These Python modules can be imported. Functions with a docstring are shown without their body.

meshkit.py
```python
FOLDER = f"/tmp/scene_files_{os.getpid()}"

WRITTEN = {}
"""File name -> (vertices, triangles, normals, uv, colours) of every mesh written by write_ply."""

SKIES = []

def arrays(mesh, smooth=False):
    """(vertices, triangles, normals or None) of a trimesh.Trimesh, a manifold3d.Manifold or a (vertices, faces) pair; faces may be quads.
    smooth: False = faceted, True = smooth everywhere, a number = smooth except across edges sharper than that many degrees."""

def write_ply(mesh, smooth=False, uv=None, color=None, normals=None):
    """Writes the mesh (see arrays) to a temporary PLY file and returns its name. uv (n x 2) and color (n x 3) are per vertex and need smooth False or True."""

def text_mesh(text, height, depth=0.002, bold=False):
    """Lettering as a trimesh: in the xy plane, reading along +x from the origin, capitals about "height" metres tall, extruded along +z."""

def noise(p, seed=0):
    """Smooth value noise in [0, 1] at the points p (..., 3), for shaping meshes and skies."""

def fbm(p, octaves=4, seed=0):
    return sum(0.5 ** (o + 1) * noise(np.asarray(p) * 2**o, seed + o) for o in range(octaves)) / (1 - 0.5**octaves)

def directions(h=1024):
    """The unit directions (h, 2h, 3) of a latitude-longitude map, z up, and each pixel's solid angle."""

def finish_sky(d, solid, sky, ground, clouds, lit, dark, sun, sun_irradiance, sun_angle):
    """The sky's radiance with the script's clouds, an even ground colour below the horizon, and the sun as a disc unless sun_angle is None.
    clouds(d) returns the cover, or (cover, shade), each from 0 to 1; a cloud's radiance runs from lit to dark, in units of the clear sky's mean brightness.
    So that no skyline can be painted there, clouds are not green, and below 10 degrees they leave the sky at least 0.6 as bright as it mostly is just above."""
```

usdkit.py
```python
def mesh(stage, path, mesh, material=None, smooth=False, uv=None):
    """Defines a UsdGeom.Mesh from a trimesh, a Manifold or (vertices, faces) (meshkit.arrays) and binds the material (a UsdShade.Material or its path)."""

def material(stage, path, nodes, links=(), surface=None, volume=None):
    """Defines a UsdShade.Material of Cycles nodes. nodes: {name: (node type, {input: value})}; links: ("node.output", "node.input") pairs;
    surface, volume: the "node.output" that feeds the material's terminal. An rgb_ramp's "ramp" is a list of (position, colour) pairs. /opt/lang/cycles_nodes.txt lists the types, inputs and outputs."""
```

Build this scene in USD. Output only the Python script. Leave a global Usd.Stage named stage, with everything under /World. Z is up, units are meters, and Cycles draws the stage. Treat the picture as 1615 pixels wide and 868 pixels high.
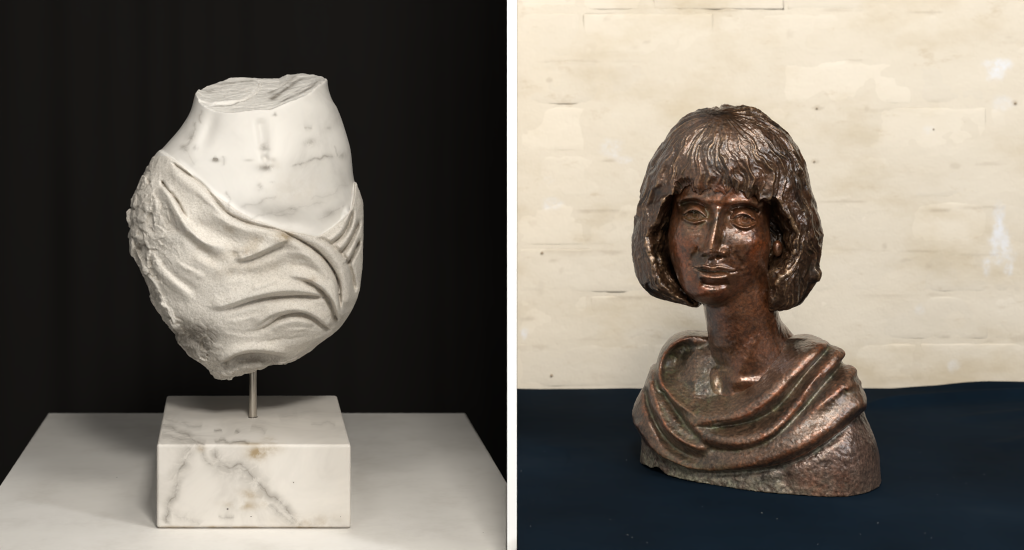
import math
import numpy as np
import shapely
import trimesh
from scipy import ndimage
from scipy.interpolate import PchipInterpolator, splprep, splev
from scipy.spatial import cKDTree
from pxr import Usd, UsdGeom, UsdLux, UsdShade, Sdf, Gf, Vt
import usdkit
import meshkit

stage = Usd.Stage.CreateInMemory()
UsdGeom.SetStageUpAxis(stage, "Z")
UsdGeom.SetStageMetersPerUnit(stage, 1.0)
UsdGeom.Xform.Define(stage, "/World")

# ------------------------------------------------------------------ camera
W_PX, H_PX, F, HOR, CX = 1615.0, 868.0, 2400.0, 130.0, 807.5   # photograph size, focal length and eye level, in its pixels
EYE = 1.564                                                     # camera height
ZOOM = None
cam = UsdGeom.Camera.Define(stage, "/World/camera")
cam.AddTranslateOp().Set(Gf.Vec3d(0, 0, EYE))
cam.AddRotateXOp().Set(90.0)
AP = 36.0
cam.CreateHorizontalApertureAttr(AP)
cam.CreateVerticalApertureAttr(AP * H_PX / W_PX)
cam.CreateFocalLengthAttr(AP * F / W_PX)
cam.CreateVerticalApertureOffsetAttr(AP * (HOR - H_PX / 2) / W_PX)
cam.CreateHorizontalApertureOffsetAttr(0.0)
cam.CreateClippingRangeAttr(Gf.Vec2f(0.05, 50))
cam.CreateFStopAttr(5.2)
cam.CreateFocusDistanceAttr(1.97)
cam.CreateExposureAttr(0.0)
if ZOOM:
    zx0, zy0, zx1, zy1 = ZOOM
    cam.CreateHorizontalApertureAttr(AP * (zx1 - zx0) / W_PX)
    cam.CreateVerticalApertureAttr(AP * (zy1 - zy0) / W_PX)
    cam.CreateHorizontalApertureOffsetAttr(AP * ((zx0 + zx1) / 2 - CX) / W_PX)
    cam.CreateVerticalApertureOffsetAttr(AP * (HOR - (zy0 + zy1) / 2) / W_PX)


# ------------------------------------------------------------------ lamps
def softbox(name, pos, target, w, h, intensity, color):
    """A rectangular studio lamp at pos, shining towards target."""
    l = UsdLux.RectLight.Define(stage, "/World/" + name)
    p, t = np.array(pos, float), np.array(target, float)
    zz = p - t
    zz /= np.linalg.norm(zz)
    xx = np.cross([0, 0, 1.0], zz)
    xx /= np.linalg.norm(xx)
    yy = np.cross(zz, xx)
    l.AddTransformOp().Set(Gf.Matrix4d(*xx, 0, *yy, 0, *zz, 0, *p, 1))
    l.CreateWidthAttr(w)
    l.CreateHeightAttr(h)
    l.CreateIntensityAttr(intensity)
    l.CreateNormalizeAttr(False)
    l.CreateColorAttr(Gf.Vec3f(*color))
    return l


softbox("softbox_left", (-0.72, 0.95, 2.75), (-0.36, 2.15, 1.15), 0.40, 0.30, 12.5, (1.0, 0.955, 0.89))
softbox("softbox_left_fill", (-0.9, 0.0, 1.35), (-0.36, 2.1, 1.2), 0.8, 0.6, 3.3, (1.0, 0.96, 0.90))
softbox("softbox_right", (0.12, 0.62, 2.38), (0.42, 2.0, 1.25), 0.28, 0.28, 94.0, (1.0, 0.95, 0.87))
softbox("softbox_window", (1.40, 0.75, 1.95), (0.45, 2.2, 1.25), 0.22, 0.34, 62.0, (0.92, 0.96, 1.0))
softbox("softbox_wall", (0.85, 1.05, 2.85), (0.62, 2.62, 1.40), 1.0, 0.45, 14.5, (1.0, 0.945, 0.86))
softbox("softbox_front", (0.12, -0.3, 1.70), (0.0, 1.8, 1.4), 0.6, 0.45, 4.2, (1.0, 0.97, 0.92))


# ------------------------------------------------------------------ prims
taken = {}


def numbered(parent, name):
    k = (parent, name)
    n = taken.get(k, 0)
    taken[k] = n + 1
    return f"{parent}/{name}" if n == 0 else f"{parent}/{name}_{n:03d}"


def tag(prim, label=None, category=None, group=None, kind=None):
    for key, val in (("label", label), ("category", category), ("group", group), ("kind", kind)):
        if val:
            prim.SetCustomDataByKey(key, val)
    return prim


def thing(name, label, category, loc, group=None):
    x = UsdGeom.Xform.Define(stage, numbered("/World", name))
    x.AddTranslateOp().Set(Gf.Vec3d(*map(float, loc)))
    tag(x.GetPrim(), label, category, group)
    return x.GetPrim(), np.array(loc, float)


def put(name, mesh, mat, parent=None, smooth=False, attrs=None):
    """One Mesh prim; parent is (prim, origin) of its thing; world-space vertices in."""
    v, f = (np.asarray(mesh.vertices), np.asarray(mesh.faces)) if isinstance(mesh, trimesh.Trimesh) else mesh[:2]
    base = "/World"
    if parent is not None:
        base = str(parent[0].GetPath())
        v = v - parent[1]
    normals = mesh[2] if isinstance(mesh, tuple) and len(mesh) > 2 else None
    m = usdkit.mesh(stage, numbered(base, name), (v, f), mat, smooth=smooth if normals is None else False)
    if normals is not None:
        m.CreateNormalsAttr(Vt.Vec3fArray.FromNumpy(normals.astype(np.float32)))
        m.SetNormalsInterpolation("vertex")
    for k, a in (attrs or {}).items():
        UsdGeom.PrimvarsAPI(m).CreatePrimvar(k, Sdf.ValueTypeNames.FloatArray, "vertex").Set(Vt.FloatArray.FromNumpy(np.asarray(a, np.float32)))
    return m.GetPrim()


UsdGeom.Scope.Define(stage, "/World/Looks")


def mat(name, nodes, links, surface="p.BSDF"):
    return usdkit.material(stage, "/World/Looks/" + name, nodes, links, surface=surface)


# ------------------------------------------------------------------ sculpting tools
class Frame:
    """A local frame for one sculpture: u to its right, v down, c towards the viewer, in units of s metres."""

    def __init__(self, a0, b0, D):
        self.s = D / F
        self.O = np.array([(a0 - CX) * self.s, D, EYE - (b0 - HOR) * self.s])
        psi = math.atan2(self.O[0], self.O[1])
        self.fwd = np.array([-math.sin(psi), -math.cos(psi), 0])
        self.right = np.array([math.cos(psi), -math.sin(psi), 0])
        self.down = np.array([0, 0, -1.0])

    def world(self, q):
        return self.O + self.s * (q[:, :1] * self.right + q[:, 1:2] * self.down + q[:, 2:3] * self.fwd)

    def loc(self, pts, c=0.0):
        """Local (u, v) of photograph points lying c in front of the frame's centre plane."""
        pts = np.atleast_2d(np.asarray(pts, float))
        d = np.stack([(pts[:, 0] - CX) / F, np.ones(len(pts)), -(pts[:, 1] - HOR) / F], 1)
        C = np.array([0, 0, EYE])
        t = (np.asarray(c) * self.s - (C - self.O) @ self.fwd) / (d @ self.fwd)
        P = C + t[:, None] * d - self.O
        return np.stack([P @ self.right, P @ self.down], 1) / self.s


def smax(a, b, k):
    h = np.clip(0.5 + 0.5 * (a - b) / k, 0, 1)
    return b + (a - b) * h + k * h * (1 - h)


def smin(a, b, k):
    return -smax(-a, -b, k)


def sstep(x, a, b):
    t = np.clip((x - a) / (b - a), 0, 1)
    return t * t * (3 - 2 * t)


def ell(q, c, r):
    """Approximate signed distance of an ellipsoid."""
    d = (q - np.array(c, float)) / np.array(r, float)
    k0 = np.sqrt((d * d).sum(1)) + 1e-9
    k1 = np.sqrt(((d / np.array(r, float)) ** 2).sum(1)) + 1e-9
    return k0 * (k0 - 1) / k1


def cone(q, a, b, ra, rb):
    a, b = np.array(a, float), np.array(b, float)
    d = b - a
    t = np.clip(((q - a) @ d) / (d @ d), 0, 1)
    return np.linalg.norm(q - a - t[:, None] * d, axis=1) - (ra + (rb - ra) * t)


class Relief:
    """A map over (u, v) that strokes are modelled onto, like ribbons of clay laid on or cut out."""

    def __init__(self, u0, v0, u1, v1, res=0.5, pts=None):
        self.u0, self.v0, self.res = u0, v0, res
        self.us = np.arange(u0, u1, res)
        self.vs = np.arange(v0, v1, res)
        self.H = np.zeros((len(self.vs), len(self.us)), np.float32)
        self.to = pts or (lambda p: np.asarray(p, float))

    def _win(self, p, m):
        lo, hi = p.min(0) - m, p.max(0) + m
        i0, i1 = np.searchsorted(self.us, [lo[0], hi[0]])
        j0, j1 = np.searchsorted(self.vs, [lo[1], hi[1]])
        if i1 <= i0 or j1 <= j0:
            return None
        U, V = np.meshgrid(self.us[i0:i1], self.vs[j0:j1])
        return (slice(j0, j1), slice(i0, i1)), U, V

    def stroke(self, pts, h, wl, wr=None, ends=(0.15, 0.15), mode="add", power=2.0, jit=0.0):
        """h: height (one number or one per point); wl / wr: half-width on the left / right of the direction of travel."""
        wr = wl if wr is None else wr
        p = self.to(pts)
        n = len(p)
        if n > 2:
            tck, uu = splprep(p.T, s=0, k=min(3, n - 1))
        else:
            tck, uu = splprep(p.T, s=0, k=1)
        t = np.linspace(0, 1, max(60, int(2 * np.abs(np.diff(p, axis=0)).sum())))
        c = np.stack(splev(t, tck), 1)
        tan = np.gradient(c, axis=0)
        if jit:
            nn = np.stack([-tan[:, 1], tan[:, 0]], 1) / np.maximum(np.linalg.norm(tan, axis=1, keepdims=True), 1e-9)
            k = np.cumsum(np.r_[0, np.linalg.norm(np.diff(c, axis=0), axis=1)])
            c = c + nn * (jit * fb(np.stack([k / 14, 0 * k + p[0, 0], 0 * k + p[0, 1]], 1), 4, 17))[:, None] * 1.6
            tan = np.gradient(c, axis=0)
        hh = np.interp(t, uu, np.broadcast_to(h, n)) if np.ndim(h) else np.full(len(t), float(h))
        if ends[0] > 0:
            hh = hh * sstep(t, 0, ends[0])
        if ends[1] > 0:
            hh = hh * sstep(1 - t, 0, ends[1])
        w = self._win(c, 3 * max(wl, wr))
        if w is None:
            return
        sl, U, V = w
        q = np.stack([U.ravel(), V.ravel()], 1)
        d, i = cKDTree(c).query(q, distance_upper_bound=2.8 * max(wl, wr))
        near = np.isfinite(d)
        flat = np.zeros(len(q), np.float32)
        q, d, i = q[near], d[near], i[near]
        off = q - c[i]
        side = tan[i, 0] * off[:, 1] - tan[i, 1] * off[:, 0]          # > 0: right of travel (v points down)
        ww = np.where(side > 0, wr, wl)
        flat[near] = hh[i] * np.exp(-(d / ww) ** power)
        g = flat.reshape(U.shape)
        if mode == "add":
            self.H[sl] += g
        else:
            self.H[sl] = np.where(np.abs(g) > np.abs(self.H[sl]), g, self.H[sl])

    def blob(self, at, ru, rv, h, rot=0.0, power=2.0):
        p = self.to([at])
        w = self._win(p, 3 * max(ru, rv))
        if w is None:
            return
        sl, U, V = w
        x, y = U - p[0, 0], V - p[0, 1]
        c, s = math.cos(rot), math.sin(rot)
        x, y = c * x + s * y, -s * x + c * y
        self.H[sl] += h * np.exp(-((x / ru) ** 2 + (y / rv) ** 2) ** (power / 2))

    def region(self, pts):
        """Signed distance (negative inside) to the closed outline through pts."""
        poly = shapely.Polygon(self.to(pts))
        U, V = np.meshgrid(self.us, self.vs)
        inside = shapely.contains_xy(poly, U.ravel(), V.ravel()).reshape(U.shape)
        return (ndimage.distance_transform_edt(~inside) - ndimage.distance_transform_edt(inside)) * self.res

    def at(self, u, v, H=None):
        H = self.H if H is None else H
        return ndimage.map_coordinates(H, [(v - self.v0) / self.res, (u - self.u0) / self.res], order=1, mode="nearest")


def surface_nets(f, lo, hi, h):
    ax = [np.arange(l, m + h, h) for l, m in zip(lo, hi)]
    nx, ny, nz = map(len, ax)
    Y, Z = np.meshgrid(ax[1], ax[2], indexing="ij")
    G = np.empty((nx, ny, nz), np.float32)
    step = 24
    for i in range(0, nx, step):
        xs = ax[0][i:i + step]
        q = np.stack([np.repeat(xs, Y.size), np.tile(Y.ravel(), len(xs)), np.tile(Z.ravel(), len(xs))], 1)
        G[i:i + step] = f(q).reshape(len(xs), ny, nz)
    S = G < 0
    cnt = np.zeros((nx - 1, ny - 1, nz - 1), np.int8)
    for i in (0, 1):
        for j in (0, 1):
            for k in (0, 1):
                cnt += S[i:nx - 1 + i, j:ny - 1 + j, k:nz - 1 + k]
    cell = np.argwhere((cnt > 0) & (cnt < 8))
    ids = np.full((nx - 1, ny - 1, nz - 1), -1, np.int64)
    ids[tuple(cell.T)] = np.arange(len(cell))
    val = np.stack([G[cell[:, 0] + i, cell[:, 1] + j, cell[:, 2] + k] for i in (0, 1) for j in (0, 1) for k in (0, 1)], 1)
    corner = np.array([(i, j, k) for i in (0, 1) for j in (0, 1) for k in (0, 1)], float)
    acc, num = np.zeros((len(cell), 3)), np.zeros(len(cell))
    for a in range(8):
        for b in range(a + 1, 8):
            if np.abs(corner[a] - corner[b]).sum() == 1:
                va, vb = val[:, a], val[:, b]
                m = (va < 0) != (vb < 0)
                t = np.where(m, va / np.where(m, va - vb, 1), 0)[:, None]
                acc += np.where(m[:, None], corner[a] * (1 - t) + corner[b] * t, 0)
                num += m
    v = np.array(lo) + h * (cell + acc / num[:, None])
    quads = []
    for axis in range(3):
        o = [0, 1, 2]
        o.remove(axis)
        A = np.moveaxis(S, axis, 0)
        e = np.argwhere(A[:-1, 1:-1, 1:-1] != A[1:, 1:-1, 1:-1])
        inside = A[e[:, 0], e[:, 1] + 1, e[:, 2] + 1]
        base = np.empty((len(e), 3), int)
        base[:, axis], base[:, o[0]], base[:, o[1]] = e[:, 0], e[:, 1] + 1, e[:, 2] + 1
        four = []
        for dj, dk in ((-1, -1), (0, -1), (0, 0), (-1, 0)):
            c = base.copy()
            c[:, o[0]] += dj
            c[:, o[1]] += dk
            four.append(ids[c[:, 0], c[:, 1], c[:, 2]])
        qd = np.stack(four, 1)
        flip = inside if axis != 1 else ~inside
        qd = np.where(flip[:, None], qd, qd[:, ::-1])
        quads.append(qd)
    qd = np.vstack(quads)
    return v, np.vstack([qd[:, [0, 1, 2]], qd[:, [0, 2, 3]]])


def split_tris(v, f):
    """Every triangle into four."""
    e = np.sort(np.vstack([f[:, [0, 1]], f[:, [1, 2]], f[:, [2, 0]]]), 1)
    key = e[:, 0].astype(np.int64) * len(v) + e[:, 1]
    uq, first, inv = np.unique(key, return_index=True, return_inverse=True)
    mid = (v[e[first, 0]] + v[e[first, 1]]) / 2
    n = len(f)
    a, b, c = (len(v) + inv[i * n:(i + 1) * n] for i in range(3))
    return np.vstack([v, mid]), np.vstack([np.stack([f[:, 0], a, c], 1), np.stack([a, f[:, 1], b], 1), np.stack([c, b, f[:, 2]], 1), np.stack([a, b, c], 1)])


def vnormals(v, f):
    n = np.zeros_like(v)
    fn = np.cross(v[f[:, 1]] - v[f[:, 0]], v[f[:, 2]] - v[f[:, 0]])
    for k in range(3):
        for j in range(3):
            n[:, j] += np.bincount(f[:, k], fn[:, j], len(v))
    return n / np.maximum(np.linalg.norm(n, axis=1, keepdims=True), 1e-12)


def neighbours(v, f):
    import scipy.sparse as sp
    i = np.concatenate([f[:, 0], f[:, 1], f[:, 2]])
    j = np.concatenate([f[:, 1], f[:, 2], f[:, 0]])
    A = sp.coo_matrix((np.ones(2 * len(i)), (np.r_[i, j], np.r_[j, i])), (len(v), len(v))).tocsr()
    A.data[:] = 1
    return sp.diags(1 / np.maximum(np.asarray(A.sum(1)).ravel(), 1)) @ A


def project(f, v, faces, rounds=2, limit=2.5):
    """Moves the vertices along their normals onto f = 0."""
    for _ in range(rounds):
        n = vnormals(v, faces)
        e = 0.4
        a, b = f(v - e * n), f(v + e * n)
        g = (b - a) / (2 * e)
        d = np.clip(-(a + b) / 2 / np.where(np.abs(g) < 0.25, 0.25 * np.sign(g + 1e-9), g), -limit, limit)
        v = v + d[:, None] * n
    return v


def carve(f, lo, hi, h):
    v, t = surface_nets(f, lo, hi, h)
    A = neighbours(v, t)
    v = 0.5 * v + 0.5 * (A @ v)
    v = project(f, v, t, 1)
    v, t = split_tris(v, t)
    A = neighbours(v, t)
    v = 0.4 * v + 0.6 * (A @ v)
    v = project(f, v, t, 2)
    v = 0.6 * v + 0.4 * (A @ v)
    return v, t, A


def curvature(v, t, A, steps=(3, 12)):
    """Two scales of signed relief: > 0 on ridges, < 0 in hollows."""
    n = vnormals(v, t)
    out, s, k = [], v.copy(), 0
    for m in steps:
        while k < m:
            s = A @ s
            k += 1
        out.append(((v - s) * n).sum(1))
    return out


def submesh(v, t, n, keep, attrs):
    f = t[keep]
    used, inv = np.unique(f, return_inverse=True)
    return (v[used], inv.reshape(-1, 3), n[used]), {k: a[used] for k, a in attrs.items()}


def fb(p, octaves=4, seed=0):
    return meshkit.fbm(p, octaves, seed) * 2 - 1


def ridged(p, seed=0):
    return 1 - np.abs(2 * meshkit.noise(p, seed) - 1) * 2


def cloth_noise(x, y, z, seed):
    return fb(np.stack([x, y, z], -1), 3, seed)

# ------------------------------------------------------------------ materials
def attr(name):
    return ("attribute", {"attribute": name})


def marble_mat(name, base, rough_amount, coarse):
    """Polished or tooled white marble: cloudy tone, grey veins, brown stains and painted shade where the vertices carry them."""
    return mat(name, {
        "co": ("texture_coordinate", {}),
        "vein_shade": attr("vein_shade"), "stain_shade": attr("stain_shade"), "grain": attr("grain"),
        "n1": ("noise_texture", {"scale": 10.0, "detail": 7.0, "roughness": 0.62, "distortion": 0.9}),
        "r1": ("rgb_ramp", {"ramp": [(0.30, [b * k for b, k in zip(base, (0.78, 0.775, 0.77))]), (0.46, [b * 0.93 for b in base]), (0.62, base)]}),
        "n2": ("noise_texture", {"scale": 48.0, "detail": 6.0, "roughness": 0.72, "distortion": 0.8}),
        "r2": ("map_range", {"from_min": 0.28, "from_max": 0.56, "clamp": True}),
        "vm": ("math", {"math_type": "multiply", "use_clamp": True}),
        "c1": ("mix_color", {"b": (0.25, 0.228, 0.20)}),
        "n3": ("noise_texture", {"scale": 45.0, "detail": 6.0, "roughness": 0.65}),
        "r3": ("map_range", {"from_min": 0.38, "from_max": 0.62, "clamp": True}),
        "sm": ("math", {"math_type": "multiply", "use_clamp": True}),
        "c2": ("mix_color", {"b": (0.36, 0.275, 0.165)}),
        "n4": ("noise_texture", {"scale": 460.0, "detail": 4.0, "roughness": 0.75}),
        "r4": ("rgb_ramp", {"ramp": [(0.34, (0.50, 0.47, 0.43)), (0.54, (1, 1, 1))]}),
        "gm": ("math", {"math_type": "multiply", "value2": rough_amount, "use_clamp": True}),
        "c3": ("mix_color", {"blend_type": "multiply"}),
        "n5": ("noise_texture", {"scale": 380.0, "detail": 4.0, "roughness": 0.75}),
        "hb": ("math", {"math_type": "multiply"}),
        "bump": ("bump", {"strength": 0.55, "distance": coarse}),
        "ro": ("map_range", {"from_min": 0.0, "from_max": 1.0, "to_min": 0.42, "to_max": 0.75}),
        "p": ("principled_bsdf", {"specular_ior_level": 0.35, "subsurface_weight": 0.05, "subsurface_scale": 0.004, "subsurface_radius": (1.0, 0.8, 0.6)}),
    }, [("co.object", "n1.vector"), ("co.object", "n2.vector"), ("co.object", "n3.vector"), ("co.object", "n4.vector"), ("co.object", "n5.vector"),
        ("n1.fac", "r1.fac"), ("n2.fac", "r2.value"), ("r2.result", "vm.value1"), ("vein_shade.fac", "vm.value2"), ("vm.value", "c1.fac"), ("r1.color", "c1.a"),
        ("n3.fac", "r3.value"), ("r3.result", "sm.value1"), ("stain_shade.fac", "sm.value2"), ("sm.value", "c2.fac"), ("c1.result", "c2.a"),
        ("n4.fac", "r4.fac"), ("grain.fac", "gm.value1"), ("gm.value", "c3.fac"), ("c2.result", "c3.a"), ("r4.color", "c3.b"),
        ("c3.result", "p.base_color"), ("n5.fac", "hb.value1"), ("grain.fac", "hb.value2"), ("hb.value", "bump.height"), ("bump.normal", "p.normal"),
        ("grain.fac", "ro.value"), ("ro.result", "p.roughness")])


M_flesh = marble_mat("polished_marble", (0.73, 0.708, 0.67), 0.4, 0.0012)
M_stone = marble_mat("tooled_marble", (0.71, 0.67, 0.61), 0.55, 0.0024)
M_block = marble_mat("block_marble", (0.72, 0.685, 0.635), 0.3, 0.0008)


def bronze_mat(name, dark, mid, copper, patina, rough, relief, gloss=1.0):
    return mat(name, {
        "co": ("texture_coordinate", {}),
        "wear": attr("wear"), "verd": attr("patina"), "red": attr("red"),
        "n1": ("noise_texture", {"scale": 26.0, "detail": 7.0, "roughness": 0.68, "distortion": 0.4}),
        "r1": ("rgb_ramp", {"ramp": [(0.36, [d * 0.8 for d in dark]), (0.50, mid), (0.68, [m * 1.5 for m in mid])]}),
        "n2": ("noise_texture", {"scale": 110.0, "detail": 6.0, "roughness": 0.7}),
        "r2": ("map_range", {"from_min": 0.36, "from_max": 0.64, "clamp": True}),
        "wm": ("math", {"math_type": "multiply", "use_clamp": True}),
        "c1": ("mix_color", {"b": copper}),
        "n3": ("noise_texture", {"scale": 60.0, "detail": 7.0, "roughness": 0.7}),
        "r3": ("map_range", {"from_min": 0.34, "from_max": 0.62, "clamp": True}),
        "pm": ("math", {"math_type": "multiply", "use_clamp": True}),
        "c2": ("mix_color", {"b": patina}),
        "n5": ("noise_texture", {"scale": 34.0, "detail": 6.0, "roughness": 0.7}),
        "r5": ("map_range", {"from_min": 0.42, "from_max": 0.62, "clamp": True}),
        "dm": ("math", {"math_type": "multiply", "use_clamp": True}),
        "c3": ("mix_color", {"b": (0.30, 0.075, 0.02)}),
        "n6": ("noise_texture", {"scale": 210.0, "detail": 7.0, "roughness": 0.78}),
        "r6": ("rgb_ramp", {"ramp": [(0.36, (0.32, 0.32, 0.32)), (0.50, (0.76, 0.76, 0.76)), (0.64, (1.3, 1.26, 1.2))]}),
        "c6": ("mix_color", {"blend_type": "multiply", "fac": 1.0}),
        "n4": ("noise_texture", {"scale": 300.0, "detail": 5.0, "roughness": 0.75}),
        "bump": ("bump", {"strength": relief, "distance": 0.0012}),
        "ro": ("map_range", {"from_min": 0.3, "from_max": 0.7, "to_min": rough - 0.10, "to_max": rough + 0.10}),
        "mt": ("map_range", {"from_min": 0.0, "from_max": 1.0, "to_min": 0.55, "to_max": 0.1}),
        "p": ("principled_bsdf", {"specular_ior_level": 0.6, "coat_weight": 0.55, "coat_roughness": 0.30, "coat_ior": 1.5}),
        "cr": ("map_range", {"from_min": 0.3, "from_max": 0.7, "to_min": 0.15, "to_max": 0.30}), "cw": ("map_range", {"to_min": gloss, "to_max": 0.15}),
    }, [("co.object", "n1.vector"), ("co.object", "n2.vector"), ("co.object", "n3.vector"), ("co.object", "n4.vector"), ("co.object", "n5.vector"),
        ("n1.fac", "r1.fac"), ("n2.fac", "r2.value"), ("r2.result", "wm.value1"), ("wear.fac", "wm.value2"), ("wm.value", "c1.fac"), ("r1.color", "c1.a"),
        ("n5.fac", "r5.value"), ("r5.result", "dm.value1"), ("red.fac", "dm.value2"), ("dm.value", "c3.fac"), ("c1.result", "c3.a"),
        ("n3.fac", "r3.value"), ("r3.result", "pm.value1"), ("verd.fac", "pm.value2"), ("pm.value", "c2.fac"), ("c3.result", "c2.a"),
        ("co.object", "n6.vector"), ("n6.fac", "r6.fac"), ("c2.result", "c6.a"), ("r6.color", "c6.b"), ("c6.result", "p.base_color"), ("pm.value", "mt.value"), ("mt.result", "p.metallic"),
        ("n2.fac", "ro.value"), ("ro.result", "p.roughness"), ("n2.fac", "cr.value"), ("cr.result", "p.coat_roughness"), ("pm.value", "cw.value"), ("cw.result", "p.coat_weight"), ("bump.normal", "p.coat_normal"), ("n4.fac", "bump.height"), ("bump.normal", "p.normal")])


M_face = bronze_mat("bronze_face", (0.034, 0.014, 0.007), (0.110, 0.043, 0.018), (0.32, 0.175, 0.095), (0.115, 0.108, 0.045), 0.37, 0.24, 1.0)
M_hair = bronze_mat("bronze_hair", (0.021, 0.012, 0.0065), (0.068, 0.035, 0.018), (0.40, 0.25, 0.13), (0.095, 0.085, 0.035), 0.42, 0.32, 0.8)
M_drape = bronze_mat("bronze_drapery", (0.042, 0.027, 0.018), (0.125, 0.073, 0.046), (0.32, 0.135, 0.058), (0.105, 0.11, 0.055), 0.42, 0.36, 0.9)
M_base = bronze_mat("bronze_base", (0.060, 0.036, 0.027), (0.15, 0.089, 0.066), (0.32, 0.235, 0.17), (0.34, 0.33, 0.24), 0.44, 0.40, 0.8)

M_steel = mat("brushed_steel", {
    "co": ("texture_coordinate", {}), "mp": ("mapping", {"scale": (700, 700, 12)}),
    "n": ("noise_texture", {"scale": 1.0, "detail": 3.0}), "r": ("map_range", {"from_min": 0.3, "from_max": 0.7, "to_min": 0.22, "to_max": 0.42}),
    "p": ("principled_bsdf", {"base_color": (0.56, 0.52, 0.46), "metallic": 1.0}),
}, [("co.object", "mp.vector"), ("mp.vector", "n.vector"), ("n.fac", "r.value"), ("r.result", "p.roughness")])

M_board = mat("white_board_paint", {"p": ("principled_bsdf", {"base_color": (0.93, 0.93, 0.93), "roughness": 0.7, "specular_ior_level": 0.2})}, [])

M_plinth = mat("white_plinth_paint", {
    "co": ("texture_coordinate", {}),
    "n1": ("noise_texture", {"scale": 9.0, "detail": 9.0, "roughness": 0.7}), "r1": ("rgb_ramp", {"ramp": [(0.3, (0.70, 0.675, 0.635)), (0.5, (0.79, 0.77, 0.735)), (0.7, (0.83, 0.81, 0.775))]}),
    "n2": ("noise_texture", {"scale": 260.0, "detail": 3.0, "roughness": 0.6}),
    "v": ("voronoi_texture", {"scale": 11.0}), "vs": ("math", {"math_type": "less_than", "value2": 0.018}),
    "c": ("mix_color", {"b": (0.10, 0.085, 0.07)}),
    "bump": ("bump", {"strength": 0.25, "distance": 0.0012}),
    "p": ("principled_bsdf", {"roughness": 0.55, "specular_ior_level": 0.3}),
}, [("co.object", "n1.vector"), ("co.object", "n2.vector"), ("co.object", "v.vector"), ("v.distance", "vs.value1"), ("n1.fac", "r1.fac"), ("r1.color", "c.a"), ("vs.value", "c.fac"),
    ("c.result", "p.base_color"), ("n2.fac", "bump.height"), ("bump.normal", "p.normal")])

M_curtain = mat("black_velvet_curtain", {
    "p": ("principled_bsdf", {"base_color": (0.021, 0.0195, 0.0185), "roughness": 0.95, "specular_ior_level": 0.12}),
}, [])

M_cloth = mat("navy_table_cloth", {
    "co": ("texture_coordinate", {}),
    "w1": ("wave_texture", {"scale": 420.0, "bands_direction": "x", "distortion": 1.5}),
    "w2": ("wave_texture", {"scale": 420.0, "bands_direction": "y", "distortion": 1.5}),
    "m": ("math", {"math_type": "multiply"}),
    "n1": ("noise_texture", {"scale": 4.0, "detail": 5.0, "roughness": 0.6}),
    "r1": ("rgb_ramp", {"ramp": [(0.3, (0.0019, 0.0056, 0.0105)), (0.62, (0.0034, 0.0098, 0.0185)), (0.8, (0.0075, 0.0155, 0.0250))]}),
    "bump": ("bump", {"strength": 0.35, "distance": 0.0006}),
    "p": ("principled_bsdf", {"roughness": 0.95, "specular_ior_level": 0.05}),
}, [("co.object", "w1.vector"), ("co.object", "w2.vector"), ("w1.fac", "m.value1"), ("w2.fac", "m.value2"), ("co.object", "n1.vector"), ("n1.fac", "r1.fac"), ("r1.color", "p.base_color"),
    ("m.value", "bump.height"), ("bump.normal", "p.normal")])


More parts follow.
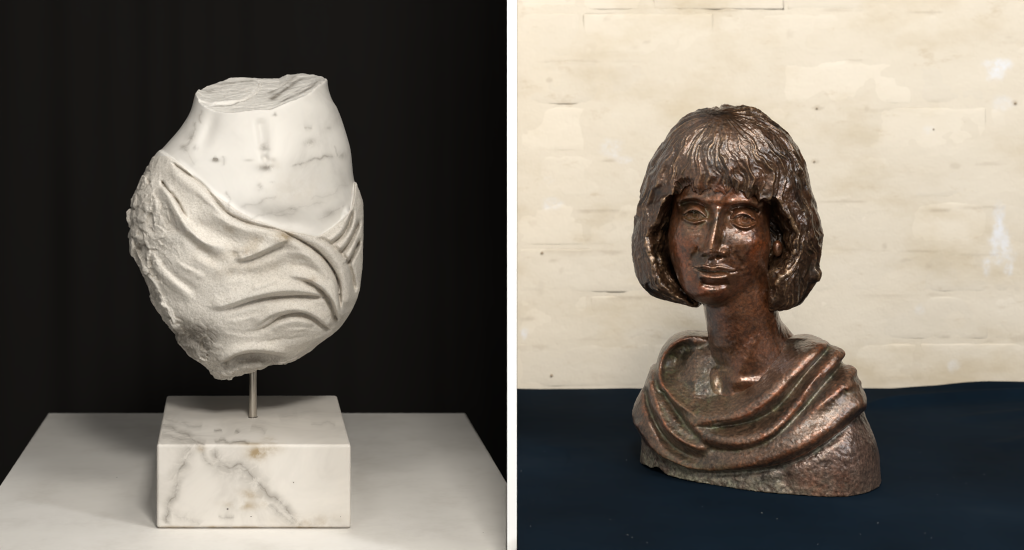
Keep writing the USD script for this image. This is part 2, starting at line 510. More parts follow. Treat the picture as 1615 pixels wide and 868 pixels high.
def wall_mat(name, tint):
    return mat(name, {
        "g": ("geometry", {}), "oi": ("object_info", {}),
        "mp": ("mapping", {"scale": (1.0, 1.0, 2.2)}),
        "n1": ("noise_texture", {"scale": 4.5, "detail": 7.0, "roughness": 0.62}),
        "r1": ("rgb_ramp", {"ramp": [(0.30, [t * k for t, k in zip(tint, (0.86, 0.82, 0.74))]), (0.5, tint), (0.72, [t * k for t, k in zip(tint, (1.05, 1.06, 1.08))])]}),
        "n2": ("noise_texture", {"scale": 16.0, "detail": 6.0, "roughness": 0.7}),
        "r2": ("map_range", {"from_min": 0.60, "from_max": 0.78, "to_max": 0.55, "clamp": True}),
        "c1": ("mix_color", {"b": (0.52, 0.40, 0.25)}),
        "pa": attr("patch"), "c2": ("mix_color", {"b": (0.80, 0.80, 0.82)}),
        "n3": ("noise_texture", {"scale": 40.0, "detail": 5.0, "roughness": 0.7}),
        "r3": ("map_range", {"from_min": 0.35, "from_max": 0.6, "clamp": True}), "pm": ("math", {"math_type": "multiply", "use_clamp": True}),
        "bt": ("map_range", {"to_min": 0.94, "to_max": 1.03}), "c3": ("mix_color", {"blend_type": "multiply", "fac": 1.0}),
        "dk": attr("grime"), "c4": ("mix_color", {"b": (0.36, 0.28, 0.19)}),
        "n4": ("noise_texture", {"scale": 90.0, "detail": 6.0, "roughness": 0.7}),
        "bump": ("bump", {"strength": 0.5, "distance": 0.002}),
        "p": ("principled_bsdf", {"roughness": 0.6, "specular_ior_level": 0.3}),
    }, [("g.position", "mp.vector"), ("mp.vector", "n1.vector"), ("mp.vector", "n2.vector"), ("g.position", "n3.vector"), ("g.position", "n4.vector"),
        ("n1.fac", "r1.fac"), ("n2.fac", "r2.value"), ("r1.color", "c1.a"), ("r2.result", "c1.fac"),
        ("n3.fac", "r3.value"), ("r3.result", "pm.value1"), ("pa.fac", "pm.value2"), ("pm.value", "c2.fac"), ("c1.result", "c2.a"),
        ("oi.random", "bt.value"), ("c2.result", "c3.a"), ("bt.result", "c3.b"),
        ("dk.fac", "c4.fac"), ("c3.result", "c4.a"), ("c4.result", "p.base_color"), ("n4.fac", "bump.height"), ("bump.normal", "p.normal")])


M_wall = wall_mat("cream_painted_brick", (0.765, 0.69, 0.575))
M_joint = wall_mat("cream_painted_mortar", (0.74, 0.665, 0.55))
M_lint = mat("pale_lint", {"p": ("principled_bsdf", {"base_color": (0.6, 0.6, 0.58), "roughness": 0.9})}, [])
M_chip = mat("chipped_paint", {"p": ("principled_bsdf", {"base_color": (0.38, 0.31, 0.23), "roughness": 0.9})}, [])
M_dark = mat("dark_hole", {"p": ("principled_bsdf", {"base_color": (0.06, 0.05, 0.045), "roughness": 0.9})}, [])
M_floor = mat("grey_floor", {"p": ("principled_bsdf", {"base_color": (0.10, 0.10, 0.10), "roughness": 0.7})}, [])

# ------------------------------------------------------------------ the setting
def slab(name, poly, z0, z1, m, parent=None, bevel=0.0):
    """A flat slab over a ground outline, with its top edge rounded."""
    if bevel:
        base = shapely.Polygon(poly)
        rings, zs = [], []
        for k in range(5):
            a = k / 4 * math.pi / 2
            g = base.buffer(-bevel, join_style="mitre").buffer(bevel * math.cos(a) if k < 4 else 1e-6, quad_segs=6, join_style="mitre")
            rings.append(np.array(g.exterior.coords)[:-1])
            zs.append(z1 - bevel + bevel * math.sin(a))
        n = len(rings[0])
        rings.insert(0, rings[0])
        zs.insert(0, z0)
        v = np.vstack([np.c_[r, np.full(n, z)] for r, z in zip(rings, zs)])
        f = []
        for k in range(len(rings) - 1):
            for i in range(n):
                j = (i + 1) % n
                f += [(k * n + i, k * n + j, (k + 1) * n + j), (k * n + i, (k + 1) * n + j, (k + 1) * n + i)]
        top, bot = len(v), len(v) + 1
        v = np.vstack([v, [*rings[-1].mean(0), z1], [*rings[0].mean(0), z0]])
        L = len(rings) - 1
        for i in range(n):
            j = (i + 1) % n
            f += [(L * n + i, L * n + j, top), (j, i, bot)]
        me = trimesh.Trimesh(v, f, process=False)
        me.fix_normals()
        return put(name, me, m, parent, smooth=35)
    me = trimesh.creation.extrude_polygon(shapely.Polygon(poly), z1 - z0, engine="earcut")
    me.apply_translation((0, 0, z0))
    return put(name, me, m, parent)


Z_PLINTH = EYE - 0.564
Z_TABLE = EYE - 0.5225
Y_WALL = 2.640
Y_CURTAIN = 3.25

fl = trimesh.creation.box((8, 8, 0.02))
fl.apply_translation((0, 3, -0.01))
tag(put("floor", fl, M_floor), "plain grey floor under both displays", "floor", kind="structure")

# added white board, made up to stand for the diptych gutter
Y0B = 1.75
hb = 15.0 / F * Y0B / 2
board = trimesh.creation.box((2 * hb, Y_CURTAIN + 0.1 - Y0B, 2.6))
board.apply_translation((0, (Y0B + Y_CURTAIN + 0.1) / 2, 1.3))
tag(put("divider_board", board, M_board), "added thin white board seen edge-on, standing in for the gutter of the diptych", "diptych_gutter")

# plinth
pt, po = thing("display_plinth", "broad white painted plinth under the marble block, black curtain behind it", "plinth", (-0.40, 2.2, 0))
dx = -0.160
back = 2.598
xl, xr = -0.793, -0.0785
xb = -hb - 0.0012
ycut = back - (xb - xr) / -dx
outline = [(xl, back), (xl - dx * (back - 1.70), 1.70), (xb, 1.70), (xb, ycut), (xr, back)]
slab("plinth_top", outline, 0.0005, Z_PLINTH, M_plinth, (pt, po), bevel=0.005)


# curtain: soft hanging folds
def sheet(us, vs, fn):
    U, V = np.meshgrid(us, vs)
    v = fn(U.ravel(), V.ravel())
    n, m = len(us), len(vs)
    i = np.arange((m - 1) * (n - 1))
    r, c = i // (n - 1), i % (n - 1)
    a = r * n + c
    f = np.vstack([np.stack([a, a + 1, a + n + 1], 1), np.stack([a, a + n + 1, a + n], 1)])
    return v, f


def curtain_fn(x, z):
    k = 0.6 + 0.4 * np.cos(1.3 * z)
    y = Y_CURTAIN - 0.011 * np.sin(34 * x + 1.3 * np.sin(5 * x)) * k - 0.003 * np.sin(71 * x + 0.5 * z + 2 * np.sin(9 * x)) + 0.03 * fb(np.stack([x * 3, z * 0.8, 0 * x], 1), 3, 4)
    return np.stack([x, y, z], 1)


v, f = sheet(np.linspace(-1.9, -hb - 0.004, 420), np.linspace(0.01, 2.5, 60), curtain_fn)
tag(put("black_curtain", (v, f), M_curtain, smooth=True), "black cloth curtain hanging in soft folds behind the white marble torso", "curtain")

# brick wall, painted: every brick its own piece, mortar sheet behind
wall, wo = thing("brick_wall", "cream painted brick wall with flaking white patches behind the bronze bust", "wall", (0.60, Y_WALL, 0))
PXW = Y_WALL / F


def wall_pt(a, b):
    return (a - CX) * PXW, EYE - (b - HOR) * PXW


patches = [(1575, 106, 20, 13, 0.9), (1568, 112, 14, 16, 0.8), (1582, 160, 16, 12, 0.35), (1575, 350, 10, 26, 0.85), (1578, 392, 20, 30, 0.75), (1556, 420, 8, 16, 0.8),
           (1590, 425, 8, 14, 0.7), (965, 235, 18, 16, 0.55), (985, 252, 16, 6, 0.45), (868, 322, 16, 9, 0.6), (866, 283, 8, 6, 0.35), (827, 529, 6, 9, 0.7), (1465, 206, 9, 7, 0.4),
           (1452, 490, 8, 8, 0.3), (1085, 200, 14, 10, 0.2), (1503, 578, 8, 10, 0.35)]
grimes = [(958, 253, 16, 2.2, 0.5), (1560, 259, 26, 2.5, 0.25), (1145, 17, 28, 2.2, 0.4), (1200, 18, 16, 2, 0.25), (897, 97, 66, 2.4, 0.30), (990, 97, 40, 2.0, 0.12), (866, 127, 5, 4, 0.35),
          (1019, 67, 6, 3, 0.3), (1000, 76, 6, 4, 0.2), (957, 32, 5, 3, 0.25), (1288, 171, 10, 3, 0.45), (1410, 174, 52, 4, 0.2), (1350, 96, 14, 2, 0.25), (1460, 20, 26, 2.6, 0.42),
          (1320, 16, 36, 1.8, 0.3), (1285, 255, 7, 4, 0.35), (1600, 162, 5, 4, 0.4), (1590, 60, 10, 2, 0.2), (900, 398, 84, 4.5, 0.40), (945, 333, 30, 2.6, 0.42), (880, 335, 20, 2, 0.25),
          (985, 338, 10, 3, 0.25), (873, 411, 9, 3.2, 0.35), (1330, 318, 36, 2.2, 0.4), (1480, 333, 17, 3, 0.5), (1545, 327, 40, 2, 0.35), (1360, 396, 36, 3, 0.22), (1448, 396, 28, 2.0, 0.40), (1430, 410, 10, 3, 0.25),
          (1463, 420, 6, 6, 0.28), (1394, 388, 4, 6, 0.3), (1000, 470, 40, 2.4, 0.35), (1060, 469, 22, 2, 0.3), (835, 503, 12, 4, 0.4), (930, 535, 28, 2.4, 0.22), (840, 548, 30, 4, 0.25), (960, 595, 30, 8, 0.16),
          (1395, 467, 44, 2.4, 0.2), (1480, 465, 20, 2, 0.2), (1490, 532, 10, 4, 0.3), (1610, 535, 16, 6, 0.25), (1430, 600, 70, 7, 0.14), (1540, 402, 36, 2.2, 0.25), (853, 455, 5, 12, 0.15),
          (885, 427, 4, 4, 0.22), (840, 352, 6, 5, 0.15), (1245, 55, 4, 8, 0.2), (1367, 172, 4, 5, 0.3), (1507, 262, 7, 4, 0.25), (1560, 540, 8, 4, 0.15)]


def wall_attrs(v):
    a = CX + v[:, 0] / PXW
    b = HOR + (EYE - v[:, 2]) / PXW
    wob = fb(np.stack([a / 14, b / 14, 0 * a], 1), 3, 5)
    out = []
    for lst in (patches, grimes):
        t = np.zeros(len(v))
        for (x, y, rx, ry, k) in lst:
            d = np.sqrt(((a - x) / rx) ** 2 + ((b - y) / ry) ** 2) + 0.55 * wob
            t = np.maximum(t, k * sstep(-d, -1.25, -0.55))
        out.append(t)
    return {"patch": out[0] * 1.2, "grime": out[1] * 0.8}


def brick_mesh(x0, x1, z0, z1, seed, proud):
    r = 0.011
    n1, n2 = max(6, int((x1 - x0) / 0.006)), 12
    us = np.unique(np.r_[x0, x0 + r * 0.35, x0 + r, np.linspace(x0 + r, x1 - r, n1), x1 - r * 0.35, x1])
    vs = np.unique(np.r_[z0, z0 + r * 0.35, z0 + r, np.linspace(z0 + r, z1 - r, n2), z1 - r * 0.35, z1])

    def fn(x, z):
        d = np.minimum(np.minimum(x - x0, x1 - x), np.minimum(z - z0, z1 - z))
        e = 0.0011 * (1 - np.sqrt(np.clip(1 - (1 - np.clip(d / r, 0, 1)) ** 2, 0, 1)))
        nz = 0.0009 * fb(np.stack([x * 26, z * 26, np.full_like(x, seed)], 1), 4, 7) + 0.0010 * fb(np.stack([x * 7, z * 9, 0 * x + 50], 1), 2, 9)
        return np.stack([x, Y_WALL - 0.001 - proud + e - nz, z], 1)

    v, f = sheet(us, vs, fn)
    # close it: a back rim
    n, m = len(us), len(vs)
    rim = np.r_[np.arange(n), np.arange(1, m) * n + n - 1, (m - 1) * n + np.arange(n - 2, -1, -1), np.arange(m - 2, 0, -1) * n]
    b = v[rim].copy()
    b[:, 1] = Y_WALL + 0.06
    k = len(v)
    i = np.arange(len(rim))
    j = (i + 1) % len(rim)
    f = np.vstack([f, np.stack([rim[j], rim[i], k + i], 1), np.stack([rim[j], k + i, k + j], 1)])
    return np.vstack([v, b]), f


rng = np.random.default_rng(11)
course = 74.4 * PXW
zc = wall_pt(0, 18)[1]
BW, JT = 0.232, 0.0045
row = 0
z = zc + 2 * course
while z > Z_TABLE - 0.25:
    shift = (0.0 if row % 2 else BW / 2) + rng.uniform(-0.012, 0.012)
    x = 0.008 - (BW - shift if shift < BW else 0)
    while x < 1.12:
        x0, x1 = max(x + JT / 2, hb + 0.003), x + BW - JT / 2
        if x1 - x0 > 0.03:
            vv, ff = brick_mesh(x0, x1, z - course + JT / 2 + rng.uniform(-.001, .001), z - JT / 2 + rng.uniform(-.001, .001), rng.uniform(0, 99), rng.uniform(-0.0003, 0.0004))
            put("brick", (vv, ff, vnormals(vv, ff)), M_wall, (wall, wo), attrs=wall_attrs(vv))
        x += BW
    z -= course
    row += 1


def mortar_fn(x, z):
    n = 0.0013 * fb(np.stack([x * 12, z * 16, 0 * x + 3], 1), 4, 9) + 0.0010 * fb(np.stack([x * 7, z * 9, 0 * x + 50], 1), 2, 9)
    return np.stack([x, Y_WALL - 0.0011 - n, z], 1)


vv, ff = sheet(np.linspace(hb + 0.003, 1.16, 420), np.linspace(Z_TABLE - 0.2, zc + 2 * course, 330), mortar_fn)
put("mortar", (vv, ff, vnormals(vv, ff)), M_joint, (wall, wo), attrs=wall_attrs(vv))
for (a, b, r) in [(855, 399, 2.8), (870, 592, 2.8), (1601, 163, 2.4), (1288, 171, 2.0), (1472, 204, 1.6), (1284, 255, 2.0)]:
    x, zz = wall_pt(a, b)
    d = trimesh.creation.icosphere(subdivisions=2, radius=1.0)
    d.apply_scale((r * PXW * 0.9, 0.0022, r * PXW * 0.8))
    d.vertices += 0.0006 * fb(d.vertices * 400, 2, 3)[:, None]
    d.apply_translation((x, Y_WALL - 0.0025, zz))
    put("chip_mark", d, M_chip, (wall, wo), smooth=True)

# table with its cloth
table, to = thing("cloth_table", "plain table hidden under the dark navy cloth beside the white board", "table", (0.6, 2.1, 0))
slab("tabletop", [(hb + 0.006, 1.5), (1.25, 1.5), (1.25, 2.585), (hb + 0.006, 2.585)], Z_TABLE - 0.034, Z_TABLE - 0.006, M_plinth, (table, to))
for lx in (0.09, 1.18):
    for ly in (1.6, 2.5):
        lg = trimesh.creation.box((0.05, 0.05, Z_TABLE - 0.035))
        lg.apply_translation((lx, ly, (Z_TABLE - 0.035) / 2))
        put("leg", lg, M_plinth, (table, to))


def tpt(a, b, z=None):
    """Point of the table plane under a photograph point."""
    k = (EYE - (Z_TABLE if z is None else z)) / (b - HOR)
    return np.array([(a - CX) * k, F * k])


def cloth_fn(x, y):
    z = np.full_like(x, Z_TABLE) + 0.0035 * fb(np.stack([x * 5, y * 6, 0 * x], 1), 4, 8)
    # soft wrinkle ridges lying on the right half of the cloth
    for pts, h, w in ((((1325, 646), (1400, 641), (1500, 634), (1640, 627)), 0.016, 0.018), (((1500, 668), (1570, 656), (1640, 650)), 0.005, 0.02),
                      (((1560, 705), (1600, 700), (1640, 690)), 0.004, 0.02), (((1395, 612), (1440, 609), (1520, 611), (1640, 613)), 0.012, 0.024),
                      (((850, 720), (890, 705), (950, 725)), 0.003, 0.05), (((1000, 850), (1150, 838), (1300, 855)), 0.0025, 0.05)):
        p = np.array([tpt(*q) for q in pts])
        tck, _ = splprep(p.T, s=0, k=min(3, len(p) - 1))
        c = np.stack(splev(np.linspace(0, 1, 200), tck), 1)
        tt = np.linspace(0, 1, 200)
        d, i = cKDTree(c).query(np.stack([x, y], 1))
        z = z + h * np.exp(-(d / w) ** 2) * sstep(tt[i], 0, 0.3)
    z = np.where(y > 2.598, z - (y - 2.598) * 8, z)
    return np.stack([x, np.minimum(y, 2.598 + 0.1 * (y - 2.598)), z], 1)


v, f = sheet(np.linspace(hb + 0.0012, 1.24, 420), np.r_[np.linspace(1.55, 2.59, 360), np.linspace(2.592, 2.64, 24)], cloth_fn)
tag(put("table_cloth", (v, f), M_cloth, smooth=True), "dark navy cloth spread with soft wrinkles under the bronze bust", "tablecloth")
g = []
for k in range(44):
    a, b = rng.uniform(820, 1610), 640 + 225 * rng.uniform(0, 1) ** 0.8
    if 1000 < a < 1400 and b < 795:
        continue
    p = tpt(a, b)
    L = rng.uniform(0.0004, 0.0015)
    t = trimesh.creation.box((L, 0.0003, 0.0003))
    t.apply_transform(trimesh.transformations.rotation_matrix(rng.uniform(0, 3.1), (0, 0, 1)))
    zc_ = cloth_fn(np.array([p[0]]), np.array([p[1]]))[0, 2]
    t.apply_translation((p[0], p[1], zc_ + 0.0003))
    g.append(t)
tag(put("lint", trimesh.util.concatenate(g), M_lint), "tiny pale specks of lint scattered over the dark navy cloth", "lint", kind="stuff")

# ------------------------------------------------------------------ the marble torso on its rod and block
YF = 1.92                                                       # front face of the block
kz = YF / F
BX0, BX1 = (247 - CX) * kz, (553.5 - CX) * kz
BZ1 = EYE - (703 - HOR) * kz
kb = (EYE - BZ1) / (625 - HOR)                                   # scale at the block's back edge
YB = kb * F
BXB0, BXB1 = (263 - CX) * kb, (531.5 - CX) * kb
mar, mo = thing("marble_torso", "white marble torso of a draped figure on a steel rod and marble block", "sculpture", ((BX0 + BX1) / 2, YF + 0.15, Z_PLINTH))


def block_pt(x, y):
    return (CX + x / y * F)


nb = (210, 70, 110)
rr = 0.0038


def face_grid(n, m):
    return np.meshgrid(np.linspace(-1, 1, n), np.linspace(-1, 1, m))


cube = trimesh.creation.box((2, 2, 2))
parts_ = []
for ax in range(3):
    for sgn in (-1, 1):
        o = [k for k in range(3) if k != ax]
        n1, n2 = nb[o[0]], nb[o[1]]
        e = lambda n: np.unique(np.r_[np.linspace(-1, 1, n), -0.995, -0.985, -0.975, 0.975, 0.985, 0.995])
        us_, vs_ = e(n1), e(n2)
        def fn(a, b, ax=ax, sgn=sgn, o=o):
            p = np.empty((len(a), 3))
            p[:, ax], p[:, o[0]], p[:, o[1]] = sgn, a, b
            return p
        v, f = sheet(us_, vs_, fn)
        nn = np.cross(v[f[0, 1]] - v[f[0, 0]], v[f[0, 2]] - v[f[0, 0]])
        if nn[ax] * sgn < 0:
            f = f[:, ::-1]
        parts_.append(trimesh.Trimesh(v, f, process=False))
cube = trimesh.util.concatenate(parts_)
cube.merge_vertices()
half = np.array([(BX1 - BX0) / 2, (YB - YF) / 2, (BZ1 - Z_PLINTH) / 2])
p = cube.vertices * half
core = np.clip(p, -half + rr, half - rr)
d = p - core
L = np.linalg.norm(d, axis=1, keepdims=True)
p = np.where(L > 0, core + d / np.maximum(L, 1e-9) * np.minimum(L, rr), p)
p[:, 2] += 0.0006 * fb(p * 12, 2, 5) * (p[:, 2] > 0)
t = (p[:, 1] + half[1]) / (2 * half[1])
s = (p[:, 0] + half[0]) / (2 * half[0])
p[:, 0] = (BX0 * (1 - t) + BXB0 * t) * (1 - s) + (BX1 * (1 - t) + BXB1 * t) * s
p[:, 1] += (YF + YB) / 2
p[:, 2] += (Z_PLINTH + BZ1) / 2 + 0.0012

VM = Relief(225, 600, 580, 850, 0.5)
for pts, h, w in ((((306, 706), (297, 722), (291, 733), (285, 748), (280, 765), (276, 780), (268, 795), (264, 815), (260, 828)), 1.0, 3.5),
                  (((300, 704), (296, 720), (285, 738), (280, 758)), 0.8, 6),
                  (((334, 706), (342, 718), (352, 731), (366, 736), (385, 738), (398, 752), (410, 768), (428, 782), (442, 795), (455, 808), (468, 822), (478, 834)), 1.0, 4),
                  (((345, 720), (362, 738), (386, 744), (402, 760), (420, 778)), 0.8, 9),
                  (((425, 793), (440, 808), (455, 820), (470, 832)), 0.8, 3),
                  (((318, 704), (326, 724), (337, 733), (350, 738)), 0.7, 3),
                  (((262, 800), (280, 814), (300, 822), (315, 830)), 0.4, 4), (((345, 818), (360, 814), (370, 813)), 0.7, 2),
                  (((258, 658), (290, 668), (320, 672)), 0.5, 3), (((254, 672), (280, 680), (310, 695), (325, 702)), 0.9, 3.5), (((253, 685), (285, 694), (318, 701)), 0.8, 5),
                  (((250, 698), (262, 688), (290, 690)), 0.5, 5), (((337, 696), (352, 697), (372, 697), (395, 698)), 1.0, 1.6), (((345, 693), (356, 697)), 1.0, 2),
                  (((337, 680), (350, 681)), 0.9, 1.4), (((370, 681), (376, 684)), 0.8, 2), (((395, 675), (420, 680)), 0.5, 3), (((490, 665), (530, 670)), 0.35, 2), (((440, 660), (470, 655)), 0.25, 4)):
    VM.stroke(pts, 0.65 * h, 2.0 * w, ends=(0.05, 0.05), mode="max", jit=3)
    VM.stroke(pts, h, min(w, 1.6), ends=(0.05, 0.05), mode="max", jit=4)
SM = Relief(225, 600, 580, 850, 0.5)
for at, ru, rv, h in (((405, 717), 16, 10, 1.1), ((424, 709), 22, 8, .7), ((317, 708), 6, 5, 1.0), ((395, 780), 20, 8, .7), ((376, 795), 24, 5, .6), ((420, 792), 6, 6, .9), ((390, 800), 22, 5, .5),
                      ((400, 700), 30, 3, .5), ((500, 825), 60, 12, .45), ((330, 832), 90, 2.5, .9), ((480, 833), 80, 2.0, .9), ((425, 693), 12, 5, .6), ((405, 718), 4, 4, 1.2)):
    SM.blob(at, ru, rv, h)
a = CX + p[:, 0] / p[:, 1] * F
b = HOR + (EYE - p[:, 2]) / p[:, 1] * F
seen = (p[:, 1] < YF + 0.02) | (p[:, 2] > BZ1 - 0.01)
bat = {"vein_shade": np.clip(VM.at(a, b), 0, 1) * seen, "stain_shade": np.clip(SM.at(a, b), 0, 1) * seen, "grain": 0.10 + 0.2 * (np.clip(VM.at(a, b), 0, 1)) * seen}
bf = np.asarray(cube.faces)
put("base_block", (p, bf, vnormals(p, bf)), M_block, (mar, mo), attrs=bat)
for (x, y, r) in [(463, 761, 0.9), (359, 803, 1.5), (396, 815, 1.0), (537, 815, 0.6)]:
    h = trimesh.creation.icosphere(subdivisions=2, radius=1)
    h.apply_scale((r * kz, 0.0006, r * kz * 0.7))
    h.apply_translation(((x - CX) * kz, YF - 0.0002, EYE - (y - HOR) * kz))
    put("pit_mark", h, M_dark, (mar, mo), smooth=True)

YR = (EYE - BZ1) / (659.5 - HOR) * F
MF = Frame(398, 355, YR)
RX = (399 - CX) * YR / F
rod = trimesh.creation.cylinder(radius=6.0 * YR / F, height=0.17, sections=40)
rod.apply_translation((RX, YR, BZ1 + 0.17 / 2 - 0.004))
put("steel_rod", rod, M_steel, (mar, mo), smooth=30)
col = trimesh.creation.torus(6.9 * YR / F, 0.7 * YR / F, major_sections=40, minor_sections=10)
col.apply_scale((1, 1, 0.5))
col.apply_translation((RX, YR, BZ1 + 0.0014))
put("hole_rim", col, M_dark, (mar, mo), smooth=True)

left = np.array([(320, 90), (317, 112), (312, 135), (307.5, 150), (301, 174), (286, 200), (263, 227), (244, 249), (230, 277), (220, 292), (213, 307), (209, 322), (208, 338), (209.5, 352), (207, 367), (213, 384), (216, 405),
                 (221, 425), (228, 441), (237, 457), (243, 478), (256, 505), (275, 522), (282, 535), (297, 549), (319, 567), (333, 582), (341, 590), (346, 596)], float)
right = np.array([(513, 90), (515, 112), (517.5, 138), (523, 156), (531.6, 171), (544, 205), (553, 239), (557, 277), (559.6, 290), (565, 303), (569, 322), (569.5, 362), (568, 411), (564, 449), (554, 480), (540, 503), (523, 522),
                  (503, 536), (486, 550), (454, 566), (425, 572.5), (400, 579), (378, 586), (366, 590.5), (350, 596)], float)


def edges(left, right):
    l, r = MF.loc(left), MF.loc(right)
    return PchipInterpolator(l[:, 1], l[:, 0]), PchipInterpolator(r[:, 1], r[:, 0]), max(l[0, 1], r[0, 1]), min(l[-1, 1], r[-1, 1])


ml, mr, mv0, mv1 = edges(left, right)
VS = np.linspace(mv0, mv1, 1200)
MC, MA = (ml(VS) + mr(VS)) / 2, np.maximum((mr(VS) - ml(VS)) / 2, 1.0)
MB = np.minimum(0.46 * MA + 26, 1.3 * MA + 3)
MB = ndimage.gaussian_filter1d(MB, 12)


def msec(v):
    i = np.clip(v, mv0, mv1)
    return np.interp(i, VS, MC), np.interp(i, VS, MA), np.interp(i, VS, MB)


def mfront(pts):
    """Photograph points carried onto the front of the torso."""
    pts = np.atleast_2d(np.asarray(pts, float))
    c = np.zeros(len(pts))
    for _ in range(4):
        q = MF.loc(pts, c)
        cc, A, B = msec(q[:, 1])
        c = B * np.sqrt(np.clip(1 - ((q[:, 0] - cc) / A) ** 2, 0, 1))
    return MF.loc(pts, c)


MTIP = MF.loc([(347, 590.5)], 0.0)[0, 1]
R = (-215, -280, 200, 260)
HM = Relief(*R, pts=mfront)
upper = [(273, 250), (295, 267), (317, 289), (342, 309), (358, 320), (373, 331), (398, 345), (429, 355.5), (453.5, 364), (476, 366.6), (496.5, 371.7)]
hip = [(507, 369), (524, 358), (542, 343), (553, 328), (557, 306), (558, 288)]
skin = HM.region([(225, 90), (235, 225), (258, 238)] + upper + hip + [(580, 270), (580, 90)])
drape = sstep(skin, -1.5, 3.0)
HM.H += 4.5 * drape
# rolled hem and the folds of the drapery (ridge, then the crease it drops into)
HM.stroke(upper, 1.2, 4, 5, ends=(.05, .1))
crease1 = [(270, 254), (301, 278), (335.5, 310), (349.5, 328), (379, 347.5), (410, 357), (441, 364), (463.6, 374), (494, 391.5), (517, 414), (532, 442), (535, 472), (537, 494)]
HM.stroke(crease1, [-7, -8, -9, -9, -9, -8, -8, -10, -12, -14, -15, -14, -10], 2.4, 2.2, ends=(.04, .08))
HM.stroke([(266, 262), (296, 288), (330, 318), (347, 338), (378, 356), (409, 364), (436, 372), (463, 383), (492, 405), (513, 427), (526, 452), (531, 478), (533, 498)], [3, 5, 5, 5.5, 6, 6, 7, 8, 9, 10, 10, 9, 6], 7, 11, ends=(.05, .03))
HM.stroke([(441, 359), (476, 371), (505, 384), (526, 404), (540, 430), (546, 458), (546, 485)], [2, 5, 7, 8, 8, 7, 4], 9, 8, ends=(.1, .1))
HM.stroke([(258, 289), (273, 317), (284, 338), (299, 360), (319, 379), (348, 389), (366, 393)], [4, 9, 11, 12, 9, 6, 3], 5, 9, ends=(.08, .2))
HM.stroke([(254, 283), (267, 301), (280, 318), (290, 336), (298, 347)], -9, 2.4, 2.2, ends=(.1, .25))
HM.stroke([(290, 362), (314, 390), (335, 407), (356, 414)], -6, 9, 8, ends=(.2, .3))
HM.stroke([(298, 345), (330, 362), (365, 378), (395, 380)], -4.5, 10, ends=(.2, .3))
HM.stroke([(367, 408), (388, 404), (408, 396), (434, 384), (462, 371)], [4, 9, 10, 9, 5], 12, 3.5, ends=(.15, .2))
HM.stroke([(365, 414.5), (386, 413), (407, 407), (438, 392), (461, 379)], [-4, -8, -8, -5, -2], 2.6, 6, ends=(.25, .3))
HM.stroke([(322, 478), (348, 481), (374, 473), (412, 462), (454, 456), (490, 459), (512, 464)], [3, 6, 9, 10, 10, 8, 4], 13, 4, ends=(.12, .1))
HM.stroke([(316, 484), (348, 490.6), (374, 484), (412, 473), (454, 468), (502, 468), (517, 470)], [-2, -5, -9, -11, -11, -9, -6], 2.3, 4.5, ends=(.35, .1))
HM.stroke([(452, 432), (470, 434.5), (488, 438), (507, 449), (521, 466), (530, 484), (535, 500)], [2, 7, 9, 10, 10, 9, 6], 9, 4, ends=(.12, .05))
HM.stroke([(468, 442), (488, 446), (502.6, 454.5), (517, 469), (526, 489), (532, 506)], [-4, -9, -12, -12, -11, -7], 2.2, 4.5, ends=(.2, .1))
HM.stroke([(392, 515), (408, 507), (426, 495), (450, 487), (480, 487.5), (503, 499), (521, 513)], [2, 6, 9, 10, 9, 7, 4], 10, 4.5, ends=(.15, .08))
HM.stroke([(376, 523), (406, 520.5), (422, 514), (438, 503), (454, 497), (477, 495), (503, 507), (524, 520)], [-2, -5, -8, -10, -10, -10, -9, -5], 2.3, 4.5, ends=(.3, .1))
HM.stroke([(426, 519), (445, 509), (470, 505), (495, 514)], 4, 5, 9, ends=(.2, .2))
HM.stroke([(400, 430), (430, 425), (462, 414), (490, 412)], -4, 10, ends=(.3, .3))
HM.stroke([(350, 440), (390, 432), (425, 438)], -4, 9, ends=(.3, .3))
HM.stroke([(395, 455), (420, 447), (440, 438)], 2.5, 4, 3, ends=(.2, .2))
HM.stroke([(232, 392), (247, 409), (261, 428), (278, 446), (293, 460), (309, 483)], [2, 3, 4, 4, 3, 1], 6, 10, ends=(.1, .2))
HM.stroke([(250, 402), (277, 437), (300, 452), (318, 464)], -3, 6, ends=(.2, .25))
HM.stroke([(300, 400), (330, 418), (365, 428)], 2, 9, 9, ends=(.25, .25))
for pts in ([(521, 387), (533, 377), (542, 368), (549, 356), (554, 340), (557, 322)], [(535, 401), (548, 387), (556, 374), (562, 360), (566, 340)], [(548, 419), (557, 402), (563, 388), (566, 372)]):
    HM.stroke(pts, -7.5, 3.0, 2.8, ends=(.15, .35))
    HM.stroke([(x - 7, y - 5) for x, y in pts], 4.0, 5, 5, ends=(.1, .25))
HM.stroke([(496, 373), (519, 383), (537, 398), (550, 419), (556, 441), (559, 460)], -6, 3.5, 2.4, ends=(.1, .1))
for pts, h in (([(330, 330), (350, 345), (380, 360), (410, 368)], 2.5), ([(300, 300), (330, 325), (352, 342)], -2.5), 
               ([(440, 400), (470, 398), (500, 412)], 3), ([(450, 420), (480, 420), (505, 432)], -2.5), ([(350, 505), (390, 502), (420, 490)], 2.5), ([(345, 520), (380, 530), (420, 530)], 2), ([(400, 540), (440, 535), (490, 530)], -2.5),
               ([(440, 525), (470, 518), (500, 525)], 2.5), ([(260, 330), (270, 352), (290, 372)], -3), ([(270, 405), (300, 425), (330, 440)], 3), ([(505, 400), (520, 425), (527, 450)], -2.5), ([(355, 396), (385, 398), (405, 392)], -2.5),
               ([(225, 330), (240, 350), (236, 375)], -3), ([(236, 300), (246, 318), (244, 340)], 3)):
    HM.stroke(pts, 0.75 * h, 3.2, 6.5, ends=(.35, .35), jit=1.5)
